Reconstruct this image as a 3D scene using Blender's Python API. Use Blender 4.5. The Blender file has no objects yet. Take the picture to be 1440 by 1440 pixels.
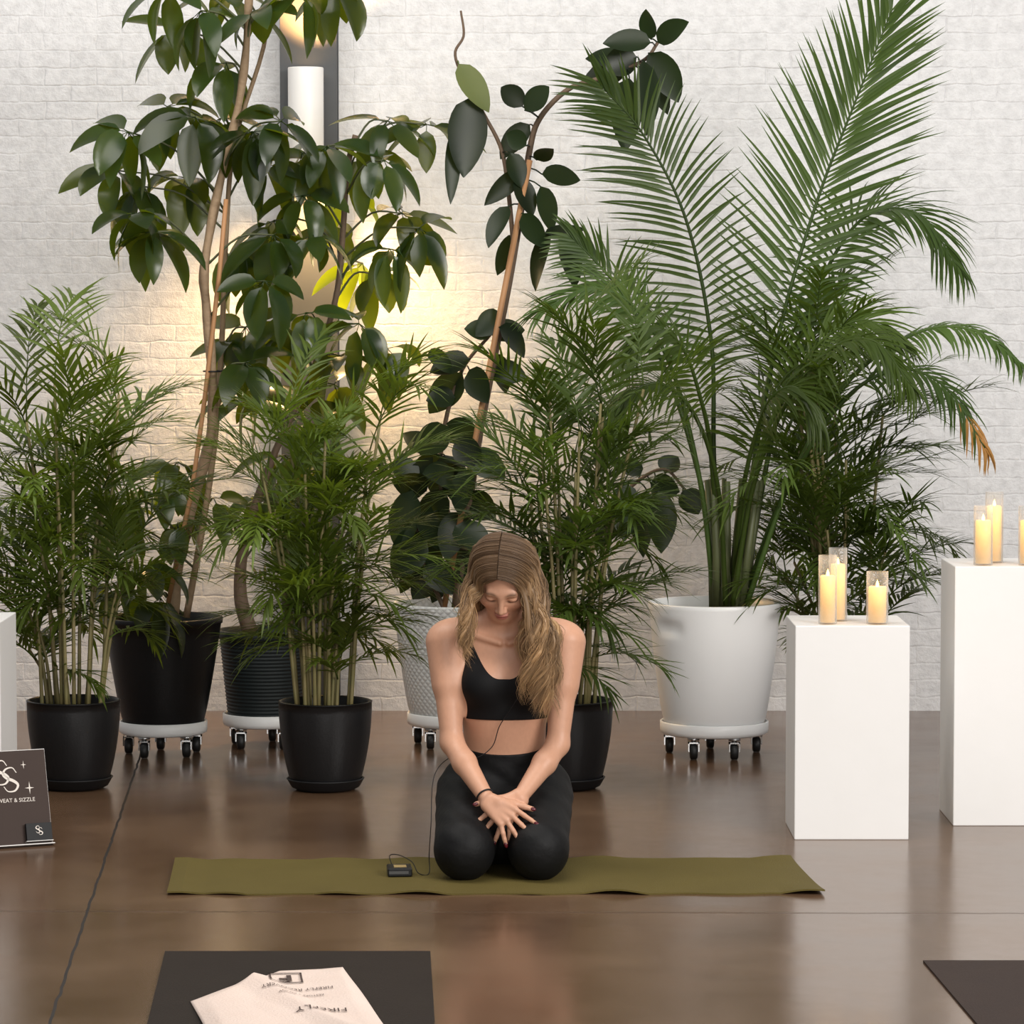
import bpy, math, random
import numpy as np
from mathutils import Vector, Matrix
C = bpy.context.scene.collection
PI = math.pi
F_PX = 4900.0
CAM = Vector((0, 0, 1.67))
PIT = math.atan(305 / F_PX)
def ray(u, v):
    x = (u - 720) / F_PX; y = -(v - 720) / F_PX
    return Vector((x, math.cos(PIT) + y * math.sin(PIT), -math.sin(PIT) + y * math.cos(PIT)))
def at(u, v, Y):
    d = ray(u, v); return CAM + d * (Y / d.y)
def fl(u, v):
    d = ray(u, v); return CAM + d * (-CAM.z / d.z)

# ------------------------------------------------------------------ materials
def mat(name, col, rough=.5, metal=0., col2=None, nscale=8., bump=0., bscale=40., spec=.5, emis=None, estr=0.):
    m = bpy.data.materials.new(name); m.use_nodes = True
    nt = m.node_tree; b = nt.nodes['Principled BSDF']
    b.inputs['Roughness'].default_value = rough; b.inputs['Metallic'].default_value = metal
    b.inputs['Specular IOR Level'].default_value = spec
    c2 = col2 or tuple(min(1, c * 1.12) for c in col)
    tc = nt.nodes.new('ShaderNodeTexCoord')
    n = nt.nodes.new('ShaderNodeTexNoise'); n.inputs['Scale'].default_value = nscale; n.inputs['Detail'].default_value = 4
    nt.links.new(tc.outputs['Object'], n.inputs['Vector'])
    mx = nt.nodes.new('ShaderNodeMix'); mx.data_type = 'RGBA'
    mx.inputs[6].default_value = (*col, 1); mx.inputs[7].default_value = (*c2, 1)
    nt.links.new(n.outputs['Fac'], mx.inputs[0]); nt.links.new(mx.outputs[2], b.inputs['Base Color'])
    if bump:
        n2 = nt.nodes.new('ShaderNodeTexNoise'); n2.inputs['Scale'].default_value = bscale; n2.inputs['Detail'].default_value = 3
        nt.links.new(tc.outputs['Object'], n2.inputs['Vector'])
        bp = nt.nodes.new('ShaderNodeBump'); bp.inputs['Strength'].default_value = bump; bp.inputs['Distance'].default_value = .01
        nt.links.new(n2.outputs['Fac'], bp.inputs['Height']); nt.links.new(bp.outputs['Normal'], b.inputs['Normal'])
    if emis:
        b.inputs['Emission Color'].default_value = (*emis, 1); b.inputs['Emission Strength'].default_value = estr
    return m
def leaf_mat(name, c1, c2, rough=.4, trans=.22, tcol=(.12, .22, .03), spec=.4):
    m = mat(name, c1, rough, col2=c2, nscale=6, spec=spec)
    nt = m.node_tree; b = nt.nodes['Principled BSDF']; out = nt.nodes['Material Output']
    t = nt.nodes.new('ShaderNodeBsdfTranslucent'); t.inputs['Color'].default_value = (*tcol, 1)
    s = nt.nodes.new('ShaderNodeMixShader'); s.inputs[0].default_value = trans
    nt.links.new(b.outputs[0], s.inputs[1]); nt.links.new(t.outputs[0], s.inputs[2]); nt.links.new(s.outputs[0], out.inputs['Surface'])
    oi = nt.nodes.new('ShaderNodeObjectInfo')
    hs = nt.nodes.new('ShaderNodeHueSaturation')
    mr = nt.nodes.new('ShaderNodeMapRange'); mr.inputs[3].default_value = .55; mr.inputs[4].default_value = 1.6
    nt.links.new(oi.outputs['Random'], mr.inputs[0]); nt.links.new(mr.outputs[0], hs.inputs['Value'])
    src = b.inputs['Base Color'].links[0].from_socket
    nt.links.new(src, hs.inputs['Color']); nt.links.new(hs.outputs[0], b.inputs['Base Color'])
    return m
def attr_mat(name, rough, spec=.4, nsc=60):
    m = bpy.data.materials.new(name); m.use_nodes = True
    nt = m.node_tree; b = nt.nodes['Principled BSDF']
    a = nt.nodes.new('ShaderNodeAttribute'); a.attribute_name = 'Col'
    n = nt.nodes.new('ShaderNodeTexNoise'); n.inputs['Scale'].default_value = nsc
    h = nt.nodes.new('ShaderNodeHueSaturation')
    mr = nt.nodes.new('ShaderNodeMapRange'); mr.inputs[3].default_value = .93; mr.inputs[4].default_value = 1.07
    nt.links.new(n.outputs['Fac'], mr.inputs[0]); nt.links.new(mr.outputs[0], h.inputs['Value'])
    nt.links.new(a.outputs['Color'], h.inputs['Color']); nt.links.new(h.outputs[0], b.inputs['Base Color'])
    b.inputs['Roughness'].default_value = rough; b.inputs['Specular IOR Level'].default_value = spec
    return m

# ------------------------------------------------------------------ mesh builder
class MB:
    def __init__(s): s.v = []; s.f = []; s.sm = []; s.c = []
    def add(s, vs, fs, smooth=True, col=None):
        o = len(s.v); s.v += [tuple(p) for p in vs]
        for f in fs: s.f.append(tuple(i + o for i in f)); s.sm.append(smooth)
        if col is not None: s.c += col
    def box(s, lo, hi):
        x0, y0, z0 = lo; x1, y1, z1 = hi
        s.add([(x0,y0,z0),(x1,y0,z0),(x1,y1,z0),(x0,y1,z0),(x0,y0,z1),(x1,y0,z1),(x1,y1,z1),(x0,y1,z1)],
              [(3,2,1,0),(4,5,6,7),(0,1,5,4),(1,2,6,5),(2,3,7,6),(3,0,4,7)], False)
    def obox(s, M, hx, hy, hz):
        vs = [M @ Vector((a*hx, b*hy, c*hz)) for c in (-1, 1) for a, b in ((-1,-1),(1,-1),(1,1),(-1,1))]
        s.add(vs, [(3,2,1,0),(4,5,6,7),(0,1,5,4),(1,2,6,5),(2,3,7,6),(3,0,4,7)], False)
    def lathe(s, prof, c, n=40, axis='z', smooth=True):
        vs = []; fs = []
        for r, z in prof:
            for i in range(n):
                a = 2*PI*i/n
                if axis == 'z': vs.append((c[0]+r*math.cos(a), c[1]+r*math.sin(a), c[2]+z))
                else: vs.append((c[0]+z, c[1]+r*math.cos(a), c[2]+r*math.sin(a)))
        for j in range(len(prof)-1):
            for i in range(n):
                k = (i+1) % n; fs.append((j*n+i, j*n+k, (j+1)*n+k, (j+1)*n+i))
        s.add(vs, fs, smooth)
    def tube(s, pts, rad, n=6, col=None, flat=1.):
        pts = [Vector(p) for p in pts]; m = len(pts)
        if not hasattr(rad, '__len__'): rad = [rad]*m
        vs = []; fs = []; up = None
        for i in range(m):
            d = (pts[min(i+1, m-1)] - pts[max(i-1, 0)])
            d = d.normalized() if d.length > 1e-9 else Vector((0, 0, 1))
            if up is None: up = d.orthogonal().normalized()
            else:
                up = up - d*up.dot(d); up = up.normalized() if up.length > 1e-6 else d.orthogonal().normalized()
            w = d.cross(up)
            for k in range(n):
                a = 2*PI*k/n; vs.append(pts[i] + (up*math.cos(a)*flat + w*math.sin(a))*rad[i])
        for i in range(m-1):
            for k in range(n):
                q = (k+1) % n; fs.append((i*n+k, i*n+q, (i+1)*n+q, (i+1)*n+k))
        fs.append(tuple(range(n-1, -1, -1))); fs.append(tuple((m-1)*n+k for k in range(n)))
        cc = None
        if col: cc = [col[i] for i in range(m) for k in range(n)]
        s.add(vs, fs, True, cc)
    def leaf(s, base, d, nrm, L, W, droop, fold, nseg, kind):
        d = Vector(d).normalized(); p = Vector(base); nrm = Vector(nrm)
        nrm = nrm - d*nrm.dot(d)
        nrm = nrm.normalized() if nrm.length > 1e-5 else d.orthogonal().normalized()
        vs = []; fs = []; st = L/nseg
        for i in range(nseg+1):
            t = i/nseg
            if kind == 'oval': w = math.sin(PI*min(1, .04+.96*t)**.85)**.75 if 0 < t < 1 else .03
            else: w = (min(1, t*5+.25))*(1-t)**.6 if t < 1 else .02
            w *= W*.5; side = d.cross(nrm)
            vs += [p - side*w + nrm*w*fold, p.copy(), p + side*w + nrm*w*fold]
            ax = d.cross(Vector((0, 0, -1)))
            if ax.length > .03:
                R = Matrix.Rotation(droop/nseg, 3, ax.normalized()); d = R @ d; nrm = R @ nrm
            p = p + d*st
        for i in range(nseg):
            a = i*3; fs += [(a, a+1, a+4, a+3), (a+1, a+2, a+5, a+4)]
        s.add(vs, fs, True)
    def build(s, name, m, parent=None, off=(0, 0, 0), bevel=0):
        me = bpy.data.meshes.new(name); ox, oy, oz = off
        me.from_pydata([(x-ox, y-oy, z-oz) for x, y, z in s.v], [], s.f)
        me.polygons.foreach_set('use_smooth', s.sm); me.materials.append(m)
        if s.c:
            a = me.color_attributes.new('Col', 'FLOAT_COLOR', 'POINT')
            a.data.foreach_set('color', [q for c in s.c for q in (*c, 1)])
        me.update()
        o = bpy.data.objects.new(name, me); C.objects.link(o)
        if parent: o.parent = parent
        else: o.location = off
        if bevel:
            bv = o.modifiers.new('bevel', 'BEVEL'); bv.width = bevel; bv.segments = 2
        return o
def tag(o, label, cat, group=None):
    o['label'] = label; o['category'] = cat
    if group: o['group'] = group
    return o
def thing(name, loc, label, cat, group=None):
    o = bpy.data.objects.new(name, None); C.objects.link(o); o.location = loc; o.empty_display_size = .05
    return tag(o, label, cat, group)
def catmull(pts, n):
    pts = [Vector(p) for p in pts]; out = []
    P = [pts[0]*2-pts[1]] + pts + [pts[-1]*2-pts[-2]]
    m = len(pts)-1
    for i in range(n+1):
        x = i/n*m; k = min(int(x), m-1); t = x-k
        a, b, c, d = P[k:k+4]
        out.append(.5*((2*b)+(c-a)*t+(2*a-5*b+4*c-d)*t*t+(3*b-a-3*c+d)*t**3))
    return out

# ------------------------------------------------------------------ setting
def wall_material():
    m = bpy.data.materials.new('painted_brick'); m.use_nodes = True; nt = m.node_tree; b = nt.nodes['Principled BSDF']
    N = nt.nodes.new; L = nt.links.new
    tc = N('ShaderNodeTexCoord'); sp = N('ShaderNodeSeparateXYZ'); cb = N('ShaderNodeCombineXYZ')
    L(tc.outputs['Object'], sp.inputs[0]); L(sp.outputs['X'], cb.inputs['X']); L(sp.outputs['Z'], cb.inputs['Y'])
    dn = N('ShaderNodeTexNoise'); dn.inputs['Scale'].default_value = 12; dn.inputs['Detail'].default_value = 4; L(tc.outputs['Object'], dn.inputs['Vector'])
    va = N('ShaderNodeVectorMath'); va.operation = 'MULTIPLY_ADD'; va.inputs[1].default_value = (.03, .024, 0)
    L(dn.outputs['Color'], va.inputs[0]); L(cb.outputs[0], va.inputs[2])
    br = N('ShaderNodeTexBrick'); br.inputs['Scale'].default_value = 1; br.inputs['Brick Width'].default_value = .205; br.inputs['Row Height'].default_value = .068
    br.inputs['Mortar Size'].default_value = .006; br.inputs['Mortar Smooth'].default_value = 1.
    L(va.outputs[0], br.inputs['Vector'])
    n1 = N('ShaderNodeTexNoise'); n1.inputs['Scale'].default_value = 20; n1.inputs['Detail'].default_value = 7; n1.inputs['Roughness'].default_value = .66; L(tc.outputs['Object'], n1.inputs['Vector'])
    n3 = N('ShaderNodeTexNoise'); n3.inputs['Scale'].default_value = 3.2; n3.inputs['Detail'].default_value = 4; L(tc.outputs['Object'], n3.inputs['Vector'])
    mr3 = N('ShaderNodeMapRange'); mr3.inputs[1].default_value = .40; mr3.inputs[2].default_value = .68; mr3.inputs[3].default_value = -.08; mr3.inputs[4].default_value = -.42
    L(n3.outputs['Fac'], mr3.inputs[0])
    mul = N('ShaderNodeMath'); mul.operation = 'MULTIPLY'; L(br.outputs['Fac'], mul.inputs[0]); L(mr3.outputs[0], mul.inputs[1])
    ad = N('ShaderNodeMath'); ad.operation = 'MULTIPLY_ADD'; ad.inputs[1].default_value = 1.5
    L(n1.outputs['Fac'], ad.inputs[0]); L(mul.outputs[0], ad.inputs[2])
    bp = N('ShaderNodeBump'); bp.inputs['Strength'].default_value = .65; bp.inputs['Distance'].default_value = .010
    L(ad.outputs[0], bp.inputs['Height']); L(bp.outputs[0], b.inputs['Normal'])
    cr = N('ShaderNodeMix'); cr.data_type = 'RGBA'; cr.inputs[6].default_value = (.69, .69, .70, 1); cr.inputs[7].default_value = (.815, .815, .825, 1)
    mw = N('ShaderNodeMapRange'); mw.inputs[1].default_value = .35; mw.inputs[2].default_value = .58; L(n1.outputs['Fac'], mw.inputs[0])
    L(mw.outputs[0], cr.inputs[0]); L(cr.outputs[2], b.inputs['Base Color'])
    b.inputs['Roughness'].default_value = .42
    return m
def floor_material():
    m = bpy.data.materials.new('polished_concrete'); m.use_nodes = True; nt = m.node_tree; b = nt.nodes['Principled BSDF']
    N = nt.nodes.new; L = nt.links.new
    tc = N('ShaderNodeTexCoord'); sp = N('ShaderNodeSeparateXYZ'); L(tc.outputs['Object'], sp.inputs[0])
    wn = N('ShaderNodeTexNoise'); wn.inputs['Scale'].default_value = 7; wn.inputs['Detail'].default_value = 6; L(tc.outputs['Object'], wn.inputs['Vector'])
    wob = N('ShaderNodeMath'); wob.operation = 'MULTIPLY_ADD'; wob.inputs[1].default_value = .016; wob.inputs[2].default_value = -.008; L(wn.outputs['Fac'], wob.inputs[0])
    def joint(a, bb, c, w):
        m1 = N('ShaderNodeMath'); m1.operation = 'MULTIPLY_ADD'; m1.inputs[1].default_value = a; m1.inputs[2].default_value = c; L(sp.outputs['X'], m1.inputs[0])
        m2 = N('ShaderNodeMath'); m2.operation = 'MULTIPLY_ADD'; m2.inputs[1].default_value = bb; L(sp.outputs['Y'], m2.inputs[0]); L(m1.outputs[0], m2.inputs[2])
        m5 = N('ShaderNodeMath'); m5.operation = 'ADD'; L(m2.outputs[0], m5.inputs[0]); L(wob.outputs[0], m5.inputs[1])
        m3 = N('ShaderNodeMath'); m3.operation = 'ABSOLUTE'; L(m5.outputs[0], m3.inputs[0])
        m4 = N('ShaderNodeMath'); m4.operation = 'LESS_THAN'; m4.inputs[1].default_value = w; L(m3.outputs[0], m4.inputs[0])
        return m4
    j1 = joint(1, .0616, .5754, .0038); j2 = joint(.012, 1, -9.36, .010)
    h = N('ShaderNodeMath'); h.operation = 'MULTIPLY'; h.inputs[1].default_value = .3; L(j2.outputs[0], h.inputs[0])
    mxj = N('ShaderNodeMath'); mxj.operation = 'MAXIMUM'; L(j1.outputs[0], mxj.inputs[0]); L(h.outputs[0], mxj.inputs[1])
    n1 = N('ShaderNodeTexNoise'); n1.inputs['Scale'].default_value = 1.8; n1.inputs['Detail'].default_value = 8; n1.inputs['Roughness'].default_value = .62; L(tc.outputs['Object'], n1.inputs['Vector'])
    c = N('ShaderNodeMix'); c.data_type = 'RGBA'; c.inputs[6].default_value = (.100, .055, .031, 1); c.inputs[7].default_value = (.165, .098, .058, 1)
    mrc = N('ShaderNodeMapRange'); mrc.inputs[1].default_value = .3; mrc.inputs[2].default_value = .7; L(n1.outputs['Fac'], mrc.inputs[0]); L(mrc.outputs[0], c.inputs[0])
    c2 = N('ShaderNodeMix'); c2.data_type = 'RGBA'; c2.inputs[7].default_value = (.012, .008, .006, 1); L(mxj.outputs[0], c2.inputs[0]); L(c.outputs[2], c2.inputs[6])
    L(c2.outputs[2], b.inputs['Base Color'])
    mr = N('ShaderNodeMapRange'); mr.inputs[1].default_value = .3; mr.inputs[2].default_value = .7; mr.inputs[3].default_value = .16; mr.inputs[4].default_value = .26; L(n1.outputs['Fac'], mr.inputs[0])
    rj = N('ShaderNodeMath'); rj.operation = 'MULTIPLY_ADD'; rj.inputs[1].default_value = .5; L(mxj.outputs[0], rj.inputs[0]); L(mr.outputs[0], rj.inputs[2]); L(rj.outputs[0], b.inputs['Roughness'])
    n5 = N('ShaderNodeTexNoise'); n5.inputs['Scale'].default_value = 7; n5.inputs['Detail'].default_value = 4; L(tc.outputs['Object'], n5.inputs['Vector'])
    bp = N('ShaderNodeBump'); bp.inputs['Strength'].default_value = .04; bp.inputs['Distance'].default_value = .01; L(n5.outputs['Fac'], bp.inputs['Height']); L(bp.outputs[0], b.inputs['Normal'])
    b.inputs['Specular IOR Level'].default_value = .5
    return m
WALL_Y = 13.95
mb = MB(); mb.box((-8, WALL_Y, -.1), (8, WALL_Y+.2, 5.2)); o = mb.build('wall_back', wall_material()); o['kind'] = 'structure'
mb = MB(); mb.box((-8, -3, -.1), (8, WALL_Y, 0)); o = mb.build('floor', floor_material()); o['kind'] = 'structure'
steel = mat('dark_steel', (.055, .058, .063), .5, col2=(.075, .08, .085))
p0 = at(394, 100, 13.82); p1 = at(474, 100, 13.82)
mb = MB(); cxm = (p0.x+p1.x)/2; hw = (p1.x-p0.x)/2
mb.box((cxm-hw, 13.80, 0), (cxm+hw, 13.815, 5.2)); mb.box((cxm-.012, 13.815, 0), (cxm+.012, 13.95, 5.2)); mb.box((cxm-hw, 13.93, 0), (cxm+hw, 13.95, 5.2))
o = mb.build('trim_1', steel, bevel=.002); o['kind'] = 'structure'

white = mat('white_paint', (.80, .79, .775), .45, col2=(.84, .83, .82), bump=.03)
black_plastic = mat('black_plastic', (.006, .006, .0065), .42, col2=(.010, .010, .011), bump=.05, bscale=120, spec=.35)
black_matte = mat('black_matte', (.009, .009, .010), .55, spec=.3)
white_pot = mat('white_pot', (.90, .90, .90), .35, col2=(.93, .93, .93))
soil = mat('soil', (.02, .012, .008), .9, col2=(.05, .032, .02), nscale=40, bump=.8, bscale=60)
chrome = mat('chrome', (.5, .5, .5), .2, 1.)
rubber = mat('rubber_black', (.012, .012, .012), .5)

# wall sconce
ST = at(430, 95, 13.72); SB = at(430, 240, 13.72)
sc = thing('wall_sconce', (ST.x, 13.80, SB.z), 'white cylinder up and down light on the dark steel column', 'wall light')
off = sc.location.copy(); SH = ST.z-SB.z; cen = (ST.x, 13.715, SB.z)
mb = MB(); mb.lathe([(.055, .03), (.055, 0), (.068, 0), (.07, .004), (.07, SH-.004), (.068, SH), (.055, SH), (.055, SH-.03)], cen, 40); mb.build('shade', mat('sconce_white', (.80, .79, .77), .4), sc, off)
mb = MB(); mb.box((ST.x-.04, 13.775, SB.z+SH*.35), (ST.x+.04, 13.80, SB.z+SH*.65)); mb.build('wall_bracket', steel, sc, off, .003)
warm_e = mat('warm_bulb', (1, .8, .5), .4, emis=(1, .62, .25), estr=12)
for zz in (.03, SH-.03):
    mb = MB(); mb.lathe([(.0, zz), (.054, zz)], cen, 24); mb.build('lamp_disc', warm_e, sc, off)

# ------------------------------------------------------------------ pedestals
def pedestal(x0, y0, w, d, h, label):
    mb = MB(); mb.box((x0, y0, 0), (x0+w, y0+d, h)); return tag(mb.build('display_pedestal', white, None, (x0+w/2, y0+d/2, 0), .003), label, 'pedestal', 'white display pedestals')
pedestal(.867, 10.62, .351, .351, .66, 'shorter white square pedestal carrying three candles')
pedestal(1.390, 10.90, .355, .355, .82, 'tallest white square pedestal at the right edge by the wall')
px = at(0, 900, 10.73).x
pedestal(px-.352, 10.73, .352, .352, .66, 'white square pedestal behind the brown sign, cut by the left edge')

# ------------------------------------------------------------------ candles
def glass_material():
    m = bpy.data.materials.new('clear_glass'); m.use_nodes = True; nt = m.node_tree
    for n in list(nt.nodes):
        if n.type != 'OUTPUT_MATERIAL': nt.nodes.remove(n)
    out = [n for n in nt.nodes][0]
    t = nt.nodes.new('ShaderNodeBsdfTransparent'); t.inputs[0].default_value = (.98, .98, .975, 1)
    g = nt.nodes.new('ShaderNodeBsdfGlossy'); g.inputs['Roughness'].default_value = .15; g.inputs['Color'].default_value = (.9, .9, .9, 1)
    df = nt.nodes.new('ShaderNodeBsdfDiffuse'); df.inputs['Color'].default_value = (.78, .79, .78, 1)  # whitish edge colour painted in as the glint on glass rims
    e = nt.nodes.new('ShaderNodeMixShader'); e.inputs[0].default_value = .8
    nt.links.new(g.outputs[0], e.inputs[1]); nt.links.new(df.outputs[0], e.inputs[2])
    lw = nt.nodes.new('ShaderNodeLayerWeight'); lw.inputs[0].default_value = .16
    s = nt.nodes.new('ShaderNodeMixShader'); nt.links.new(lw.outputs['Facing'], s.inputs[0])
    nt.links.new(t.outputs[0], s.inputs[1]); nt.links.new(e.outputs[0], s.inputs[2]); nt.links.new(s.outputs[0], out.inputs[0])
    return m
glass = glass_material()
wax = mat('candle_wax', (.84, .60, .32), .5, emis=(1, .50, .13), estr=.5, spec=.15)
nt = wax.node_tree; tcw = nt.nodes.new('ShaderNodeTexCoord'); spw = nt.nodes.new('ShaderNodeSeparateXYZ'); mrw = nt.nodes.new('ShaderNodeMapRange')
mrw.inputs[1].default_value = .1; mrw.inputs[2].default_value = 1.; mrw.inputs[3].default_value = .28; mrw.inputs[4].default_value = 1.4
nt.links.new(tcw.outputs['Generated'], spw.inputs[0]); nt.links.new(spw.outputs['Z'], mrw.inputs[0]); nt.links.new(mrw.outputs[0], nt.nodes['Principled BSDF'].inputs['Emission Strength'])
flame = mat('led_flame', (1, .7, .3), .4, emis=(1, .50, .12), estr=7)
wick = mat('wick', (.03, .02, .015), .8)
def candle(x, y, z, r, H, hw, label, group):
    t = thing('pillar_candle', (x, y, z), label, 'candle', group); of = t.location.copy()
    mb = MB(); mb.lathe([(0, .001), (r, .001), (r, H), (r-.0012, H), (r-.0012, .004), (0, .004)], (x, y, z), 48); mb.build('glass_cylinder', glass, t, of)
    q = r-.0055
    mb = MB(); mb.lathe([(0, .006), (q, .006), (q, hw-.004), (q-.003, hw), (q-.008, hw-.002), (q-.012, hw-.012), (0, hw-.014)], (x, y, z), 28); w = mb.build('wax_pillar', wax, t, of)
    mb = MB(); mb.tube([(x, y, z+hw-.014), (x, y, z+hw-.004)], .0012, 6); mb.build('wick', wick, w, of)
    mb = MB(); mb.lathe([(0, 0), (.003, .002), (.0055, .008), (.005, .014), (.0025, .021), (0, .027)], (x, y, z+hw-.006), 14); mb.build('flame', flame, t, of)
k = 10.69/4900
g1 = 'candles on the shorter pedestal'; g2 = 'candles on the tallest pedestal'
candle((1165-720)*k, 10.680, .66, .0285, .212, .150, 'tall lit candle in glass, front left on the shorter pedestal', g1)
candle((1180-720)*10.77/4900, 10.778, .66, .0285, .228, .178, 'tallest lit candle in glass, just behind another on the shorter pedestal', g1)
candle((1235-720)*k, 10.680, .66, .0335, .162, .116, 'short wide lit candle in glass, right side of the shorter pedestal', g1)
k = 10.98/4900
candle((1383-720)*k, 10.960, .82, .030, .187, .142, 'shorter lit candle in glass, front left on the tallest pedestal', g2)
candle((1400-720)*11.05/4900, 11.057, .82, .0285, .226, .182, 'taller lit candle in glass, behind on the tallest pedestal', g2)
candle((1446-720)*k, 10.960, .82, .030, .187, .142, 'lit candle in glass cut by the right edge of the photo', g2)

# ------------------------------------------------------------------ mats
def mat_mesh(name, corners, m, label, th=.005, wave=.0, seed=0):
    rnd = random.Random(seed); nx, ny = 90, 16
    A, B, Cc, D = [Vector(c) for c in corners]  # front-left, front-right, back-right, back-left
    mb = MB(); ph = [rnd.uniform(0, 6.28) for _ in range(4)]
    def P(i, j, top):
        s = i/nx; t = j/ny
        p = (A*(1-s)+B*s)*(1-t)+(D*(1-s)+Cc*s)*t
        edge = (1-t)**6 + .6*t**8
        z = wave*edge*max(0, math.sin(s*19+ph[0])*.5+math.sin(s*43+ph[1])*.5) + wave*.6*max(0, 1-abs(s-.02)*30)
        p.y += -wave*.6*edge*math.sin(s*43+ph[2])*(1 if t < .5 else -1)
        return (p.x, p.y, max(0, z)+(th if top else .0003))
    vs = [P(i, j, True) for j in range(ny+1) for i in range(nx+1)] + [P(i, j, False) for j in range(ny+1) for i in range(nx+1)]
    fs = []; o = (nx+1)*(ny+1); w = nx+1
    for j in range(ny):
        for i in range(nx):
            q = j*w+i; fs.append((q, q+1, q+w+1, q+w)); fs.append((o+q, o+q+w, o+q+w+1, o+q+1))
    for i in range(nx):
        fs.append((i, o+i, o+i+1, i+1)); q = ny*w+i; fs.append((q, q+1, o+q+1, o+q))
    for j in range(ny):
        q = j*w; fs.append((q, q+w, o+q+w, o+q)); q = j*w+nx; fs.append((q, o+q, o+q+w, q+w))
    mb.add(vs, fs, False)
    o_ = mb.build(name, m, None, (A+Cc)/2); return tag(o_, label, 'yoga mat')
olive = mat('olive_rubber', (.100, .076, .020), .75, col2=(.132, .102, .028), nscale=5, bump=.25, bscale=220, spec=.2)
darkmat = mat('dark_rubber', (.022, .016, .012), .8, col2=(.030, .022, .017), bump=.25, bscale=220, spec=.2)
brownmat = mat('brown_rubber', (.030, .018, .015), .7, col2=(.042, .026, .02), bump=.25, bscale=220, spec=.25)
mat_mesh('yoga_mat', [fl(235, 1259), fl(1160, 1258), fl(1112, 1208), fl(246, 1211)], olive, 'olive green yoga mat under the kneeling woman', .005, .012, 3)
A = fl(232, 1340); B = fl(605, 1340)
mat_mesh('yoga_mat', [(A.x+.09, 7.1, 0), (B.x+.06, 7.1, 0), B, A], darkmat, 'black yoga mat in the foreground under a pale printed towel')
A = fl(1298, 1353); q = fl(1372, 1440)
dx = (q.x-A.x)/(q.y-A.y)
mat_mesh('yoga_mat', [(A.x+dx*(7.1-A.y), 7.1, 0), (2.1, 7.1, 0), (2.1, A.y, 0), A], brownmat, 'dark brown yoga mat cut by the bottom right corner')

# ------------------------------------------------------------------ text helper
def text_pts(body, size, bold=0.):
    cu = bpy.data.curves.new('t', 'FONT'); cu.body = body; cu.size = size; cu.align_x = 'CENTER'; cu.align_y = 'CENTER'; cu.offset = bold
    cu.resolution_u = 6
    ob = bpy.data.objects.new('t', cu); C.objects.link(ob)
    dg = bpy.context.evaluated_depsgraph_get(); dg.update()
    me = bpy.data.meshes.new_from_object(ob.evaluated_get(dg))
    vs = [v.co.copy() for v in me.vertices]; fs = [tuple(p.vertices) for p in me.polygons]
    bpy.data.objects.remove(ob); bpy.data.curves.remove(cu); bpy.data.meshes.remove(me)
    return vs, fs

# ------------------------------------------------------------------ towel in the foreground
FL, FR, BR, BL = fl(268, 1413), fl(560, 1475), fl(482, 1365), fl(394, 1369)
FL0 = fl(300, 1475)
def towel_z(x, y):
    z = .012 + .006*math.sin(x*16+y*3+1) + .004*math.sin(y*12+x*7)
    z += .018*max(0, 1-abs(x+.56+.45*(y-8.2))/.06) * (1 if y < 8.6 else max(0, 1-(y-8.6)/.12))
    return max(.009, z)
def towel_xy(s, t):
    l = (FL0*(1-t/.45)+FL*(t/.45)) if t < .45 else (FL*(1-(t-.45)/.55)+BL*((t-.45)/.55))
    r = FR*(1-t)+BR*t
    return l*(1-s)+r*s
towel_m = mat('towel_cloth', (.84, .67, .58), .8, col2=(.89, .74, .66), nscale=10, bump=.25, bscale=150, spec=.2)
root = thing('towel', ((FL.x+FR.x)/2, (FL.y+BR.y)/2, .006), 'pale pinkish towel printed with upside-down dark lettering on the black mat', 'towel'); of = root.location.copy()
mb = MB(); nx = ny = 60; vs = []
for j in range(ny+1):
    for i in range(nx+1):
        p = towel_xy(i/nx, j/ny); e = min(i, nx-i, j, ny-j)/nx
        vs.append((p.x, p.y, towel_z(p.x, p.y)*min(1, .45+e*6)+.003))
fs = [(j*(nx+1)+i, j*(nx+1)+i+1, (j+1)*(nx+1)+i+1, (j+1)*(nx+1)+i) for j in range(ny) for i in range(nx)]
mb.add(vs, fs); tw = mb.build('cloth', towel_m, root, of)
so = tw.modifiers.new('thick', 'SOLIDIFY'); so.thickness = .004; so.offset = -1
ink = mat('dark_ink', (.07, .042, .035), .7)
def print_on_towel(vs, fs, u, v, sx, sy, ang):
    c = fl(u, v); mb = MB(); out = []
    for p in vs:
        x = -p.x*sx; y = -p.y*sy
        X = c.x + x*math.cos(ang)-y*math.sin(ang); Y = c.y + x*math.sin(ang)+y*math.cos(ang)
        out.append((X, Y, towel_z(X, Y)+.0062))
    mb.add(out, fs, False); mb.build('lettering', ink, root, of)
for (body, size, u, v, sx, sy, b, an) in (('F', .070, 402, 1384, 1.0, 1.5, .0025, .1),
        ('FIREFLY RECOVERY', .021, 418, 1401, .95, 1.7, 0, .1), ('RESTORE + RENEW', .013, 424, 1409, .95, 1.6, 0, .1), ('FIREFLY', .036, 452, 1429, 1., 1.6, 0, .1)):
    vs, fs = text_pts(body, size, b); print_on_towel(vs, fs, u, v, sx, sy, an)
bv = []; bf = []
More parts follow.
